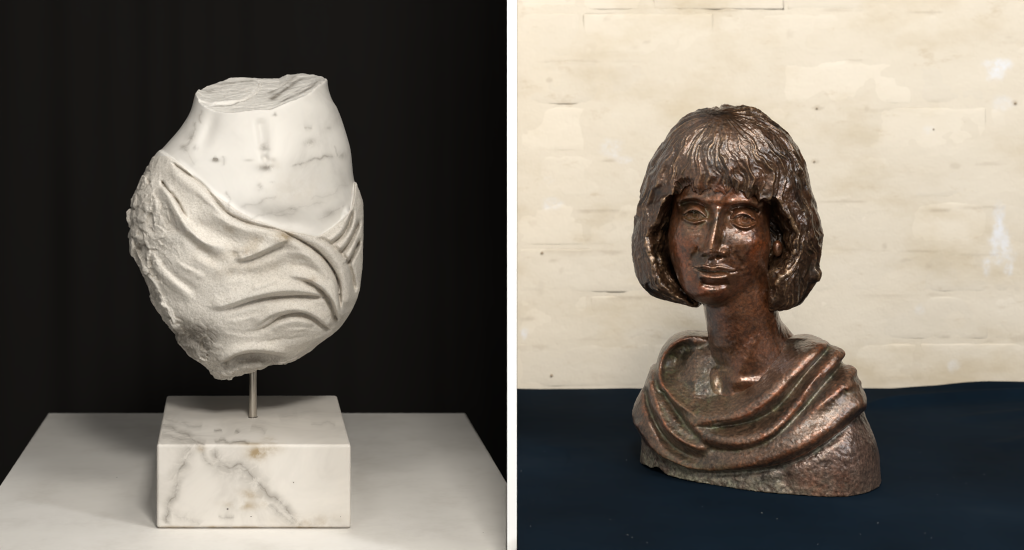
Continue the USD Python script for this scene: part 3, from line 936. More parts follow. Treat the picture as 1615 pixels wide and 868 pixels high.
# the broken ledge under the drapery and the rough stone at the left
HM.stroke([(346, 571), (367, 557), (393, 550), (422, 551), (456, 556)], [7, 10, 10, 8, 3], 10, 2.0, ends=(.05, .1))
HM.stroke([(350, 577), (372, 566), (396, 561), (424, 562), (450, 563)], [-16, -24, -24, -20, -6], 4, 14, ends=(.05, .15))
edge = HM.region([(150, 350), (204, 362), (214, 391), (228, 420), (244, 444), (256, 470), (269, 497), (278, 524), (284, 545), (150, 560)])
HM.H -= 20 * sstep(-edge, -3, 22)
HM.stroke([(206, 366), (214, 391), (228, 420), (244, 444), (256, 470), (269, 497), (278, 520)], 3, 4, 4, ends=(.1, .1))
HM.blob((300, 530), 26, 20, -5)
HM.stroke([(279, 500), (295, 520), (315, 545), (345, 568)], -4, 7, ends=(.2, .2))
# the body under it
HM.blob((418, 250), 4.5, 6, -4.5)
HM.blob((417, 262), 11, 7, 1.5)
HM.blob((418, 238), 7, 5, -2.0)
HM.stroke([(408, 185), (411, 205), (415, 235)], -2.2, 9, 6, ends=(.25, .2))
HM.blob((428, 300), 60, 45, 4.5)
HM.blob((350, 235), 34, 46, -3.0, 0.4)
HM.blob((375, 205), 30, 30, 2.0)
HM.blob((500, 200), 40, 30, -2.0)
HM.blob((330, 205), 10, 30, -3.5, 0.35)
HM.blob((440, 345), 50, 14, -4.0, 0.25)
TOPR = Relief(-130, -20, 160, 140, 0.5)
tb = np.array([(300, 131), (322, 129), (345, 126), (380, 122.5), (400, 122), (440, 125), (452, 118), (480, 115), (500, 114), (510, 118), (525, 126)], float)
tf = np.array([(300, 157), (309, 162), (316, 170), (330, 175), (354, 177.5), (392, 175), (429, 171), (454, 161), (491, 147), (510, 135), (525, 128)], float)
CB = 62.0
tbl, tfl = MF.loc(tb, -CB * 0.9), MF.loc(tf, CB * 0.9)


def top_t(pts):
    """Photograph points on the broken top -> (u, 0..120 from its back to its front rim)."""
    pts = np.atleast_2d(np.asarray(pts, float))
    out = []
    for x, y in pts:
        k = np.clip((y - np.interp(x, tb[:, 0], tb[:, 1])) / (np.interp(x, tf[:, 0], tf[:, 1]) - np.interp(x, tb[:, 0], tb[:, 1])), 0, 1)
        c = -CB * 0.9 + 2 * CB * 0.9 * k
        out.append((MF.loc([(x, y)], c)[0, 0], 120 * k))
    return np.array(out)


TOPR.to = top_t
crack = [(330, 169), (352, 166), (382, 160), (398, 151), (408, 140), (409, 134), (404, 125)]
TOPR.stroke(crack, 3.5, 22, 1.2, ends=(.1, .1))
TOPR.stroke(crack, -4.5, 1.4, 1.8, ends=(.1, .1))
for pts, h in (([(425, 158), (460, 146), (495, 128)], -1.8), ([(410, 150), (440, 140), (478, 124)], -1.5), ([(440, 164), (475, 150), (505, 133)], 1.4), ([(390, 168), (430, 162), (460, 152)], -1.4), ([(330, 140), (360, 136), (395, 131)], -1.4), ([(325, 150), (350, 148), (380, 147)], 1.0)):
    TOPR.stroke(pts, h, 4, 2, ends=(.2, .2))
TOPR.H += 2.2 * fb(np.stack(list(np.meshgrid(TOPR.us / 26, TOPR.vs / 9)) + [np.zeros_like(TOPR.H)], -1), 4, 3)


def f_marble(q):
    u, v, c = q.T
    cc, A, B = msec(v)
    n = 2.25
    e = (np.abs((u - cc) / A) ** n + np.abs(c / B) ** n) ** (1 / n)
    f = (e - 1) * np.minimum(A, B) * 0.95
    f = smax(f, v - MTIP, 2.0)
    m = sstep(c / B, 0.02, 0.40)
    h = HM.at(u, v)
    f = f - h * m - 6.0 * (1 - m) * sstep(v, -30, 0) * 0.0
    t = np.clip((c + CB) / (2 * CB), 0, 1)
    vt = np.interp(u, tbl[:, 0], tbl[:, 1]) * (1 - t) + np.interp(u, tfl[:, 0], tfl[:, 1]) * t
    vt = vt - TOPR.at(u, 120 * t)
    return smax(f, (vt - v) * 0.85, 2.2)


mv, mt, mA = carve(f_marble, (-212, -272, -118), (192, 248, 128), 2.7)
mn = vnormals(mv, mt)
u, v, c = mv.T
# chipped, weathered stone at the left and underneath
rough = np.maximum(sstep(-(u - np.interp(v, [-115, 0, 60, 120, 180, 240], [-150, -150, -140, -120, -60, -20])), -14, 16), sstep(v, 196, 214))
blotch = np.exp(-(((u + 92) / 40) ** 2 + ((v - 172) / 34) ** 2)) + np.exp(-(((u + 150) / 34) ** 2 + ((v + 5) / 60) ** 2)) * 0.9
on_drape = sstep(HM.at(u, v, skin), -1, 2) * sstep(v, -120, -105)
rough = np.clip(np.maximum(rough, np.clip(blotch, 0, 1)), 0, 1) * np.maximum(on_drape, sstep(-u, 135, 150))
top = sstep(-mn[:, 1], 0.45, 0.75) * sstep(-v, 150, 165)
q3 = mv / 26.0


def chips(p, size, tilt, seed):
    """Broken stone: flat flakes of about this size, each tipped its own way."""
    g = np.random.default_rng(seed)
    lo, hi = p.min(0) - size, p.max(0) + size
    n = np.ceil((hi - lo) / size).astype(int)
    cells = np.stack(np.meshgrid(*[np.arange(k) for k in n], indexing="ij"), -1).reshape(-1, 3)
    pts = lo + (cells + g.uniform(0, 1, cells.shape)) * size
    tip = g.normal(0, tilt, pts.shape)
    lift = g.normal(0, tilt * size * 0.35, len(pts))
    w = p + 0.35 * size * np.stack([fb(p / size / 0.8, 2, seed + k) for k in range(3)], 1)
    d, i = cKDTree(pts).query(w)
    return ((w - pts[i]) * tip[i]).sum(1) + lift[i]


act = (rough > 0.02) | (top > 0.02)
flake = np.zeros(len(mv))
flake[act] = chips(mv[act], 26, 0.22, 3) + chips(mv[act], 11, 0.22, 4)
flake = 0.5 * flake + 0.5 * (mA @ flake)
wrinkle = fb(np.stack([(u * 0.5 + v * 0.9) / 16, (u * 0.9 - v * 0.5) / 44, c / 40], 1), 3, 61)
mv = mv + mn * (rough * (2.4 * fb(mv / 36, 4, 3) + 0.42 * flake + 0.3 * fb(mv / 5, 2, 8)) + on_drape * (0.9 * wrinkle + 0.7 * fb(mv / 9, 3, 31) + 0.35 * fb(mv / 3.2, 2, 35)) + top * (0.10 * flake + 0.35 * fb(mv / 5, 3, 4)))[:, None]
VN = Relief(*R, pts=mfront)
for pts, h, w in ((((455, 262), (470, 259), (490, 254), (512, 248), (533, 245)), .8, 3), (((455, 262), (480, 258), (510, 250)), .4, 7), (((354, 300), (361, 318), (358, 335)), .5, 2.5), (((309, 190), (303, 212), (293, 232)), .6, 3),
                  (((375, 330), (410, 318), (440, 308)), .45, 3), (((400, 345), (450, 330), (520, 318)), .30, 5), (((380, 348), (420, 340), (470, 338)), .35, 3), (((480, 205), (492, 200)), .5, 4), (((335, 252), (344, 253)), .9, 3),
                  (((528, 228), (534, 250)), .6, 1.2), (((351, 245), (355, 262)), .4, 3), (((500, 350), (530, 330), (548, 318)), .35, 6), (((485, 320), (530, 300), (552, 285)), .25, 5), (((290, 232), (310, 262)), .3, 6), (((320, 172), (312, 196)), .5, 3)):
    VN.stroke(pts, 0.5 * h, 1.3 * w, ends=(.15, .15), mode="max", jit=4)
    VN.stroke(pts, h, min(w, 1.6), ends=(.15, .15), mode="max", jit=5)
for at, ru, rv, h in (((417, 233), 7, 6, .9), ((420, 264), 11, 5, 1.0), ((410, 295), 4, 5, .8), ((489, 225), 9, 6, .7), ((291, 233), 7, 5, .8), ((308, 233), 4, 4, .6), ((340, 253), 6, 3, .8), ((392, 253), 7, 2, .4), ((429, 287), 3, 1.5, .6),
                      ((540, 245), 7, 6, .7), ((433, 182), 4, 2, .5), ((434, 180), 2, 3, .6), ((462, 330), 6, 5, .4), ((520, 335), 12, 6, .3), ((300, 215), 8, 10, .35), ((518, 202), 4, 2, .4), ((431, 252), 6, 4, .4)):
    VN.blob(at, ru, rv, h)
ST = Relief(*R, pts=mfront)  # brown stains; the broad ones also paint the shading of the fold valley
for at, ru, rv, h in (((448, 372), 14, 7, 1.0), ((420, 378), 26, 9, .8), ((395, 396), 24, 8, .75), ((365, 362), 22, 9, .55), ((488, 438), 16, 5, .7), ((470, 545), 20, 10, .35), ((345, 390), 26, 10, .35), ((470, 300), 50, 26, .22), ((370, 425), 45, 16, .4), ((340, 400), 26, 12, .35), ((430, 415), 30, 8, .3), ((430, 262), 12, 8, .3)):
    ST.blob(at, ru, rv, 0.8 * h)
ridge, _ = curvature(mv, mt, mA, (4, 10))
front = sstep(c, -10, 20)
darkpatch = np.exp(-(((u + 86) / 40) ** 2 + ((v - 168) / 36) ** 2) ** 1.5) + 0.7 * np.exp(-(((u - 2) / 46) ** 2 + ((v - 205) / 12) ** 2))  # second term paints the shade below the broken ledge in grey
topvein = np.zeros(len(mv))
tt = 120 * np.clip((c + CB) / (2 * CB), 0, 1)
TV = Relief(-130, -20, 160, 140, 0.5, pts=top_t)
for pts, h, w in (([(340, 136), (372, 130), (404, 127)], .6, 3), ([(420, 160), (450, 142), (480, 122)], .75, 6), ([(436, 162), (470, 148), (506, 128)], .6, 5), ([(420, 150), (448, 134), (470, 121)], .5, 5), ([(330, 169), (382, 160), (398, 151)], .5, 2), ([(324, 146), (338, 142)], .5, 4)):
    TV.stroke(pts, h, w, ends=(.15, .15), mode="max")
vein_shade = np.clip(VN.at(u, v), 0, 1) * front * (1 - top) + 1.5 * top * TV.at(u, tt) + 1.1 * np.clip(darkpatch, 0, 1) * on_drape + 0.35 * rough * sstep(-u, 140, 165)
vein_shade = vein_shade + 0.35 * on_drape * np.clip(-ridge * 1.1 - 0.10, 0, 1)  # drapery hollows tinted greyer
mat_ = {"vein_shade": np.clip(vein_shade, 0, 1), "stain_shade": np.clip(ST.at(u, v) * front + 0.30 * on_drape * np.clip(-ridge * 1.2 - 0.1, 0, 1), 0, 1), "grain": np.clip(0.05 + 0.75 * on_drape + 0.3 * rough + 0.3 * top, 0, 1)}  # drapery hollows tinted browner as well
mn = vnormals(mv, mt)
mw = MF.world(mv)
isd = on_drape[mt].mean(1) > 0.5
mnw = mn[:, :1] * MF.right + mn[:, 1:2] * MF.down + mn[:, 2:3] * MF.fwd
# the local frame is right-handed the other way round: keep the faces pointing outwards
vol = trimesh.Trimesh(mw, mt, process=False).volume
if vol < 0:
    mt = mt[:, ::-1]
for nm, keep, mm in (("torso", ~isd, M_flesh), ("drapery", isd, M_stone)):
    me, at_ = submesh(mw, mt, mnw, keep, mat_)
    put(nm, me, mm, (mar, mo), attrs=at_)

# ------------------------------------------------------------------ the bronze bust
BFm = Frame(1195, 480, 2.0)
bust, bo = thing("bronze_bust", "dark bronze bust of a woman with bobbed hair and cowl drapery on navy cloth", "sculpture", (0.35, 2.0, Z_TABLE))
BASE = (EYE - (480 - HOR) * BFm.s - Z_TABLE) / BFm.s              # local v of the table


def prof(left, right, frame, cl=0.0, cr=0.0):
    l, r = frame.loc(left, cl), frame.loc(right, cr)
    a, b = PchipInterpolator(l[:, 1], l[:, 0]), PchipInterpolator(r[:, 1], r[:, 0])
    v0, v1 = min(l[0, 1], r[0, 1]), max(l[-1, 1], r[-1, 1])
    vs = np.linspace(v0, v1, 900)
    le, re = a(np.clip(vs, l[0, 1], l[-1, 1])), b(np.clip(vs, r[0, 1], r[-1, 1]))
    return vs, (le + re) / 2, np.maximum((re - le) / 2, 1)


# --- trunk: sections turned about the vertical, left shoulder further from the viewer
tl = np.array([(1102, 505), (1100, 519), (1085, 523), (1067, 530), (1055, 541), (1047, 553), (1040, 570), (1029, 584), (1019, 603), (1011, 622), (1005, 638), (1003, 650), (1006, 663), (1009, 678), (1009, 700), (1008, 720), (1009, 745), (1012, 775)], float)
tr = np.array([(1290, 505), (1296, 520), (1304, 530), (1311, 544), (1322, 551), (1333, 560), (1342, 575), (1352, 590), (1364, 609), (1371, 628), (1371, 645), (1375, 662), (1380, 676), (1387, 700), (1392, 735), (1393, 768), (1391, 785)], float)
TVS, TC, TA = prof(tl + [3.5, 0], tr - [3.0, 0], BFm, -100, 10)
TA = TA * np.interp(TVS, [40, 80, 140, 220, 300], [0.97, 0.92, 0.94, 0.98, 0.99])
ALPHA = math.radians(23)
RATIO = np.interp(TVS, [20, 60, 100, 170, 240, 300], [0.40, 0.47, 0.52, 0.57, 0.60, 0.60])
TL = TA / np.sqrt(math.cos(ALPHA) ** 2 + (RATIO * math.sin(ALPHA)) ** 2)
TZ = np.interp(TVS, [20, 100, 200, 300], [-52, -52, -52, -54])


def trunk(q):
    u, v, c = q.T
    i = np.clip(v, TVS[0], TVS[-1])
    uc, L, ra, zc = (np.interp(i, TVS, t) for t in (TC, TL, RATIO, TZ))
    x, y = u - uc, c - zc
    X = x * math.cos(ALPHA) + y * math.sin(ALPHA)
    Y = -x * math.sin(ALPHA) + y * math.cos(ALPHA)
    e = (np.abs(X / L) ** 2.3 + np.abs(Y / (L * ra)) ** 2.3) ** (1 / 2.3)
    return (e - 1) * L * ra * 0.95, Y / (L * ra)


def tfront(pts):
    pts = np.atleast_2d(np.asarray(pts, float))
    c = np.full(len(pts), 30.0)
    for _ in range(5):
        q = BFm.loc(pts, c)
        i = np.clip(q[:, 1], TVS[0], TVS[-1])
        uc, L, ra, zc = (np.interp(i, TVS, t) for t in (TC, TL, RATIO, TZ))
        x = np.clip((q[:, 0] - uc) / TA[0] * 0 + (q[:, 0] - uc) / (L * 0.93), -0.98, 0.98)
        c = zc + L * (math.sin(ALPHA) * x * 0.9 + ra * math.cos(ALPHA) * np.sqrt(1 - x * x))
    return BFm.loc(pts, c)


RB = (-230, -20, 240, 330)
HT = Relief(*RB, pts=tfront)
rim = [(1109, 516), (1071, 530), (1049, 552), (1044, 583), (1056, 609), (1079, 632), (1100, 648), (1120, 653), (1151, 648), (1181, 632), (1204, 613), (1227, 591), (1248, 572), (1268, 553), (1284, 540), (1298, 526), (1290, 500), (1200, 480), (1110, 490)]
inside = HT.region(rim)
bowl_depth = 54 * sstep(-inside, -3, 27) * np.interp(HT.us, [-160, -100, -60, -20], [0.22, 0.30, 0.55, 1.0])[None, :]
# cowl: rolls and the grooves between them
HT.stroke([(1109, 520), (1071, 532), (1049, 553), (1044, 583), (1056, 610), (1079, 633), (1104, 649)], [3, 6, 7, 8, 8, 7, 4], 6, 6, ends=(.02, .08))
HT.stroke([(1304, 520), (1284, 550), (1246, 588), (1204, 625), (1164, 648), (1130, 654), (1107, 653), (1095, 658), (1092, 666), (1101, 676), (1122, 684), (1150, 687), (1185, 683), (1227, 661), (1261, 625), (1292, 584), (1322, 558), (1338, 548)], [5, 8, 10, 10, 9, 8, 7, 6, 6, 7, 7, 8, 8, 7, 7, 6, 4, 3], 11, 12, ends=(0.0, 0.0), power=2.8)
HT.stroke([(1362, 606), (1315, 642), (1268, 673), (1212, 696), (1160, 707), (1118, 707)], [5, 7, 7, 6, 5, 2], 22, 22, ends=(.05, .2), power=3.0)
HT.stroke([(1318, 538), (1280, 580), (1254, 612), (1223, 645), (1185, 664), (1145, 669), (1109, 667)], [-5, -9, -12, -14, -16, -15, -8], 8, 8, ends=(.1, .15))
HT.stroke([(1300, 574), (1284, 592), (1268, 612), (1258, 628)], 4, 4, 5, ends=(.3, .3))
HT.stroke([(1350, 558), (1316, 588), (1290, 617), (1258, 650), (1220, 684), (1180, 702), (1140, 704), (1100, 694)], [-6, -8, -8, -6, -5, -5, -4, -2], 6, 7, ends=(.08, .1))
HT.stroke([(1366, 572), (1347, 584), (1320, 608), (1290, 632), (1262, 656)], [4, 6, 8, 6, 3], 9, 11, ends=(0, .3))
HT.stroke([(1006, 652), (1022, 671), (1038, 695), (1064, 716), (1090, 726), (1124, 730), (1165, 727), (1215, 718), (1265, 697), (1305, 672), (1340, 647), (1368, 631)], [5, 6, 7, 7, 7, 7, 7, 7, 6, 6, 5, 5], 15, 8, ends=(.02, .02))
HT.stroke([(1330, 610), (1350, 600), (1362, 606)], 3, 6, 6)
HT.stroke([(1033, 573), (1033, 600), (1040, 630), (1049, 653), (1072, 680), (1102, 696), (1130, 703)], [4, 6, 7, 8, 9, 8, 4], 6, 8, ends=(.05, .15))
HT.stroke([(1047, 600), (1058, 628), (1072, 650), (1090, 672), (1112, 690)], [-5, -10, -12, -12, -6], 7, 7, ends=(.1, .15))
HT.stroke([(1022, 600), (1028, 635), (1042, 668), (1062, 695), (1090, 712), (1120, 722)], [-3, -7, -9, -10, -8, -3], 7, 7, ends=(.1, .15))
HT.stroke([(1029, 590), (1030, 615), (1038, 645)], 4, 5, 5, ends=(.1, .3))
hem = [(1003, 663), (1022, 686), (1048, 709), (1086.5, 729), (1124.5, 736), (1170, 736), (1223, 730), (1269, 714), (1311, 688), (1345, 661), (1371, 645)]
below = HT.region(hem + [(1420, 640), (1420, 840), (960, 840), (960, 655)])
HT.H += 7.0 * sstep(below, -1.5, 2.5)
HT.stroke([(1086, 733), (1125, 741), (1172, 741), (1225, 735), (1271, 719), (1312, 693), (1345, 666)], -4, 4, 6, ends=(.1, .1))
# the bare cast below the drapery
HT.blob((1330, 735), 40, 50, 4.0)
HT.stroke([(1232, 730), (1238, 755), (1242, 785)], -4, 12, ends=(.2, .05))
HT.blob((1180, 752), 50, 20, -2.0)
# bottom edge: ragged at the left
foot_px = np.array([(1003, 712), (1010, 723), (1024, 731), (1029, 742), (1050, 752), (1075, 761), (1108, 771), (1140, 777), (1193, 783), (1240, 789), (1284, 791), (1341, 789), (1379, 779), (1393, 765)], float)


def f_trunk(q):
    u, v, c = q.T
    f, y = trunk(q)
    f = f - HT.at(u, v) * sstep(y, -0.30, 0.10) + HT.at(u, v, bowl_depth) * sstep(y, -0.12, 0.35)
    f = smax(f, v - BASE + sstep(-u, 118, 172) * (5 + 4 * np.sin(u / 9) + 2 * np.sin(u / 3.7)), 2.0)
    # open top behind the neck
    bowl = ell(q, (46, 22, -84), (48, 50, 34))
    f = smax(f, -bowl, 6)
    return smax(f, 57 - v + 3 * np.sin(u / 17), 7)


tv, tt_, tA = carve(f_trunk, (-218, 10, -190), (222, 300, 150), 2.6)
tn = vnormals(tv, tt_)
u, v, c = tv.T
bel = HT.at(u, v, below)
_, ty = trunk(tv)
low = sstep(-bel, -1, 3)
tv = tv + tn * ((0.6 * fb(tv / 11, 4, 5) + 0.65 * fb(tv / 4.5, 3, 6)) * (0.9 + 0.4 * low) + low * 1.3 * fb(tv / 40, 3, 8) + 1.6 * sstep(v, BASE - 14, BASE - 1) * fb(tv / 7, 3, 9))[:, None]
tv[:, 1] = np.minimum(tv[:, 1], BASE)
r1, r2 = curvature(tv, tt_, tA, (3, 14))
BOWL = HT.at(u, v, bowl_depth)
greens = np.exp(-(((u + 110) / 60) ** 2 + ((v - 160) / 70) ** 2))
near_base = sstep(v, BASE - 55, BASE - 6) * np.clip(0.75 - (u + 20) / 260, 0.15, 1)
t_at = {"wear": np.clip(r2 * 0.55 + r1 * 1.2 - 0.08, 0, 1), "patina": np.clip(-r2 * 0.8 - 0.05, 0, 1) * (0.8 + 0.8 * greens) + 0.40 * greens + near_base * 0.9 + 0.15 * sstep(BOWL, 8, 40) * sstep(-u, -40, 40), "red": np.clip(r2 * 0.7 - 0.10, 0, 1) * (1 - low) + low * 0.55 * np.exp(-(((u - 105) / 40) ** 2 + ((v - 262) / 30) ** 2))}
t_at = {k: np.clip(a, 0, 1) for k, a in t_at.items()}


def emit(v, t, parent, groups, at):
    w = BFm.world(v)
    if trimesh.Trimesh(w, t, process=False).volume < 0:
        t = t[:, ::-1]
    n = vnormals(w, t)
    for nm, keep, mm in groups:
        me, a_ = submesh(w, t, n, keep(t) if keep is not None else np.ones(len(t), bool), at)
        put(nm, me, mm, parent, attrs=a_)


emit(tv, tt_, (bust, bo), (("drapery", lambda t: low[t].mean(1) < 0.5, M_drape), ("chest_base", lambda t: low[t].mean(1) >= 0.5, M_base)), t_at)

# --- head, neck and the chest inside the cowl
RH = (-230, -330, 150, 190)


def P(a, b, c):
    return np.r_[BFm.loc([(a, b)], c)[0], c]


E2C = P(1134, 378, -5)


def face_c(uv):
    return 67 * np.sqrt(np.clip(1 - ((uv[:, 0] - E2C[0]) / 82) ** 2 - ((uv[:, 1] - E2C[1]) / 128) ** 2, 0, 1))


def ffront(pts):
    pts = np.atleast_2d(np.asarray(pts, float))
    c = np.full(len(pts), 50.0)
    for _ in range(5):
        c = face_c(BFm.loc(pts, c))
    return BFm.loc(pts, c)


HF = Relief(*RH, res=0.4, pts=ffront)
# sockets and brow
HF.blob((1097, 335), 25, 14, -11)
HF.blob((1172, 342), 29, 15, -12.5)
HF.blob((1117, 339), 8, 12, -7)
HF.blob((1150, 344), 10, 14, -10)
HF.stroke([(1062, 324), (1076, 314), (1094, 310), (1112, 315), (1123, 328)], 3.2, 6, 5, ends=(.2, .2))
HF.stroke([(1144, 328), (1156, 320), (1172, 317), (1190, 320), (1208, 331)], 3.8, 6, 5, ends=(.2, .2))
HF.stroke([(1066, 322), (1080, 318), (1094, 317), (1109, 321)], -3.5, 2.5, 4, ends=(.25, .25))
HF.stroke([(1148, 331), (1160, 325), (1172, 323.5), (1190, 327)], -4.0, 2.5, 4, ends=(.25, .25))
HF.blob((1131, 318), 14, 10, 3)
HF.stroke([(1070, 328), (1080, 322.5), (1094, 320), (1108, 324), (1117, 332)], -8.5, 3.2, 3.6, ends=(.2, .15))
HF.stroke([(1149, 335), (1159, 329), (1172, 327), (1187, 330), (1199, 338)], -10, 3.2, 3.6, ends=(.15, .2))
# eyes: ball, lids, iris
for ex, ey, up, lo, crease, ir in (
        ((1095.5, 340), None, [(1075, 341), (1083, 334.5), (1094, 331.5), (1105, 335.5), (1115.5, 344.5)], [(1075, 341), (1084, 348), (1095, 350.5), (1106, 348.5), (1115.5, 344.5)], [(1072, 336), (1081, 326.5), (1093, 322.5), (1106, 327.5), (1117, 339)], (1094.5, 339.5)),
        ((1173.5, 348), None, [(1152, 348.5), (1160, 341.5), (1171.5, 338), (1184, 342), (1194.5, 349.5)], [(1152, 348.5), (1163, 355.5), (1176, 358.5), (1186, 355.5), (1194.5, 349.5)], [(1150, 345), (1159, 334), (1171, 330), (1186, 333.5), (1197, 344)], (1174.5, 346.5))):
    HF.blob(ex, 20, 13.5, 9.5, 0.1, 3.0)
    HF.stroke(up, 3.8, 3.0, 1.2, ends=(.12, .12))
    HF.stroke(lo, 3.2, 1.2, 2.8, ends=(.12, .12))
    HF.stroke([((x0 + x1) / 2, (y0 * 0.45 + y1 * 0.55)) for (x0, y0), (x1, y1) in zip(up, crease)], 2.6, 3.4, 3.4, ends=(.2, .2))
    mid_up = [(x, y + 2.2) for x, y in up[1:-1]]
    HF.stroke(mid_up, -3.0, 1.5, 1.8, ends=(.2, .2))
    HF.stroke(crease, -2.8, 1.8, 2.0, ends=(.15, .15))
    HF.stroke([(x, y + 5.5) for x, y in lo], -2.0, 2.8, 4.0, ends=(.25, .25))
    ball = HF.region(up + lo[::-1][1:-1])
    HF.H -= (2.6 * sstep(-ball, 0.2, 2.4)).astype(np.float32)
    ic = ffront([ir])[0]
    rr_ = np.hypot(*np.meshgrid(HF.us - ic[0], HF.vs - ic[1]))
    HF.H += (-1.4 * np.exp(-((rr_ - 6.2) / 1.4) ** 2) - 5.0 * np.exp(-(rr_ / 3.9) ** 3) + 1.2 * np.exp(-(rr_ / 1.3) ** 2)).astype(np.float32)
HF.stroke([(1080, 361), (1096, 363), (1112, 357)], -2.2, 3, 5, ends=(.3, .3))
HF.stroke([(1154, 364), (1172, 370), (1192, 364)], -1.8, 3.5, 5, ends=(.3, .3))
# nose
NZ = Relief(*RH, res=0.4, pts=ffront)
NZ.stroke([(1132, 322), (1131, 334), (1129, 350), (1126, 368), (1122.5, 385), (1121.5, 394)], [2, 7, 12, 17, 22, 23], 9.5, 10.5, ends=(.1, 0), power=2.2)
NZ.stroke([(1131, 335), (1128.5, 355), (1124, 378), (1122, 391)], [1.5, 2.2, 2.5, 4], 4.5, 5, ends=(.1, .05))
NZ.blob((1122, 392), 8.5, 8, 7.5)
NZ.blob((1110, 396), 5.5, 5.5, 11)
NZ.blob((1141.5, 397.5), 6.5, 6, 12)
cut = NZ.region([(1040, 300), (1230, 300), (1230, 404), (1152, 405), (1140, 405), (1132, 407), (1123, 410), (1115, 406), (1109, 403.5), (1100, 403), (1040, 403)])
HF.H += NZ.H * sstep(-cut, -2.5, 3.0)
HF.blob((1115.5, 403), 4, 2.6, -7)
HF.blob((1133, 404.5), 4.8, 2.8, -8)
HF.stroke([(1103, 388), (1101, 395), (1104, 402)], -2.2, 2.2, 2.6, ends=(.25, .25))
HF.stroke([(1149, 388), (1152.5, 396), (1150, 404)], -2.2, 2.4, 2.6, ends=(.25, .25))
# cheeks, folds, mouth, chin
HF.blob((1085, 378), 22, 22, 5.0)
HF.blob((1186, 384), 27, 25, 7.0)
HF.stroke([(1104, 392), (1096, 402), (1089, 417)], -2.4, 5, 5, ends=(.2, .2))
HF.stroke([(1153, 397), (1163, 408), (1172, 425)], -2.6, 5, 6, ends=(.2, .2))
HF.blob((1126, 424), 32, 20, 6.5)
HF.stroke([(1093, 421), (1103, 419.5), (1112, 418.5), (1122.5, 421.5), (1133, 420), (1147, 423), (1162, 426.5)], [1, 2.6, 3.4, 2.6, 3.4, 2.4, 1], 2.4, 4.0, ends=(.05, .05))
HF.stroke([(1100, 431), (1110, 434.5), (1124, 437), (1138, 437), (1153, 434)], [3, 6, 7.6, 7.2, 3.5], 4.2, 5.2, ends=(.12, .12))
HF.stroke([(1091, 420.5), (1101, 424), (1111, 426.5), (1123, 428.4), (1135, 428.2), (1148, 429), (1164, 427.5)], [-2, -4, -5, -5.5, -5, -4, -2], 1.7, 2.0, ends=(.04, .04))
HF.blob((1090, 421), 4.5, 5, -2.6)
HF.blob((1167, 428), 5, 5.5, -2.6)
HF.stroke([(1103, 445), (1127, 449.5), (1152, 446)], -5.0, 4.2, 5.5, ends=(.2, .2))
HF.stroke([(1122, 407), (1122.5, 417)], -2.0, 3.0, ends=(.2, .2))
HF.stroke([(1116.5, 406), (1114, 416)], 1.4, 2.4, ends=(.2, .2))
HF.stroke([(1128.5, 407), (1131, 417)], 1.4, 2.4, ends=(.2, .2))
HF.blob((1117, 464), 20, 12, 5.5)
HF.blob((1178, 440), 18, 22, 2.0)
HF.blob((1083, 436), 12, 16, 1.5)
# throat and collar bones
HC = Relief(*RH, pts=lambda p: BFm.loc(np.atleast_2d(np.asarray(p, float)), -8.0))
HC.stroke([(1150, 603), (1170, 598), (1195, 597), (1225, 602)], [1, 4, 4, 2], 6, 11, ends=(.25, .25))
HC.stroke([(1150, 616), (1190, 614), (1230, 618)], -3, 9, ends=(.25, .25))
HC.stroke([(1110, 530), (1115, 570), (1123, 602), (1136, 632)], [1, 3, 3, 1], 9, 9, ends=(.2, .25))
HC.stroke([(1205, 500), (1185, 550), (1164, 590), (1148, 616)], [1, 4, 5, 3], 13, 12, ends=(.25, .2))
HC.blob((1140, 612), 10, 18, -5)
HC.stroke([(1132, 545), (1138, 585)], -5, 13, ends=(.3, .2))

CR = P(1140, 300, -30)
EJ = P(1121, 433, 12)
ER = P(1168, 424, -14)
NA, NB_ = P(1162, 455, -26), P(1186, 585, -50)


def skull(q):
    f = ell(q, CR, (84, 103, 94))
    f = smin(f, ell(q, E2C, (81, 96, 72)), 10)
    f = smin(f, ell(q, EJ, (49, 47, 50)), 14)
    return smin(f, ell(q, ER, (40, 44, 40)), 14)


def f_head(q):
    u, v, c = q.T
    f = skull(q)
    m = sstep(c, -6, 22) * sstep(-v, -14, -2 + 14)
    f = f - HF.at(u, v) * m
    neck = cone(q, NA, NB_, 57, 61)
    neck = smin(neck, ell(q, P(1194, 640, -66), (86, 78, 88)), 26)
    neck = smin(neck, ell(q, P(1238, 622, -44), (66, 62, 70)), 16)
    neck = smin(neck, ell(q, P(1150, 634, -38), (46, 56, 42)), 24)
    neck = smin(neck, cone(q, P(1220, 545, -62), P(1300, 602, -66), 34, 24), 26)
    neck = neck - HC.at(u, v) * sstep(c, -60, -25) * sstep(v, 30, 60)
    f = smin(f, neck, 7)
    # ear lobes
    f = smin(f, ell(q, P(1226, 392, -18), (8.5, 13, 9)), 4)
    f = smin(f, ell(q, P(1050, 376, -30), (9, 13, 9)), 4)
    return smax(f, v - 215, 2)


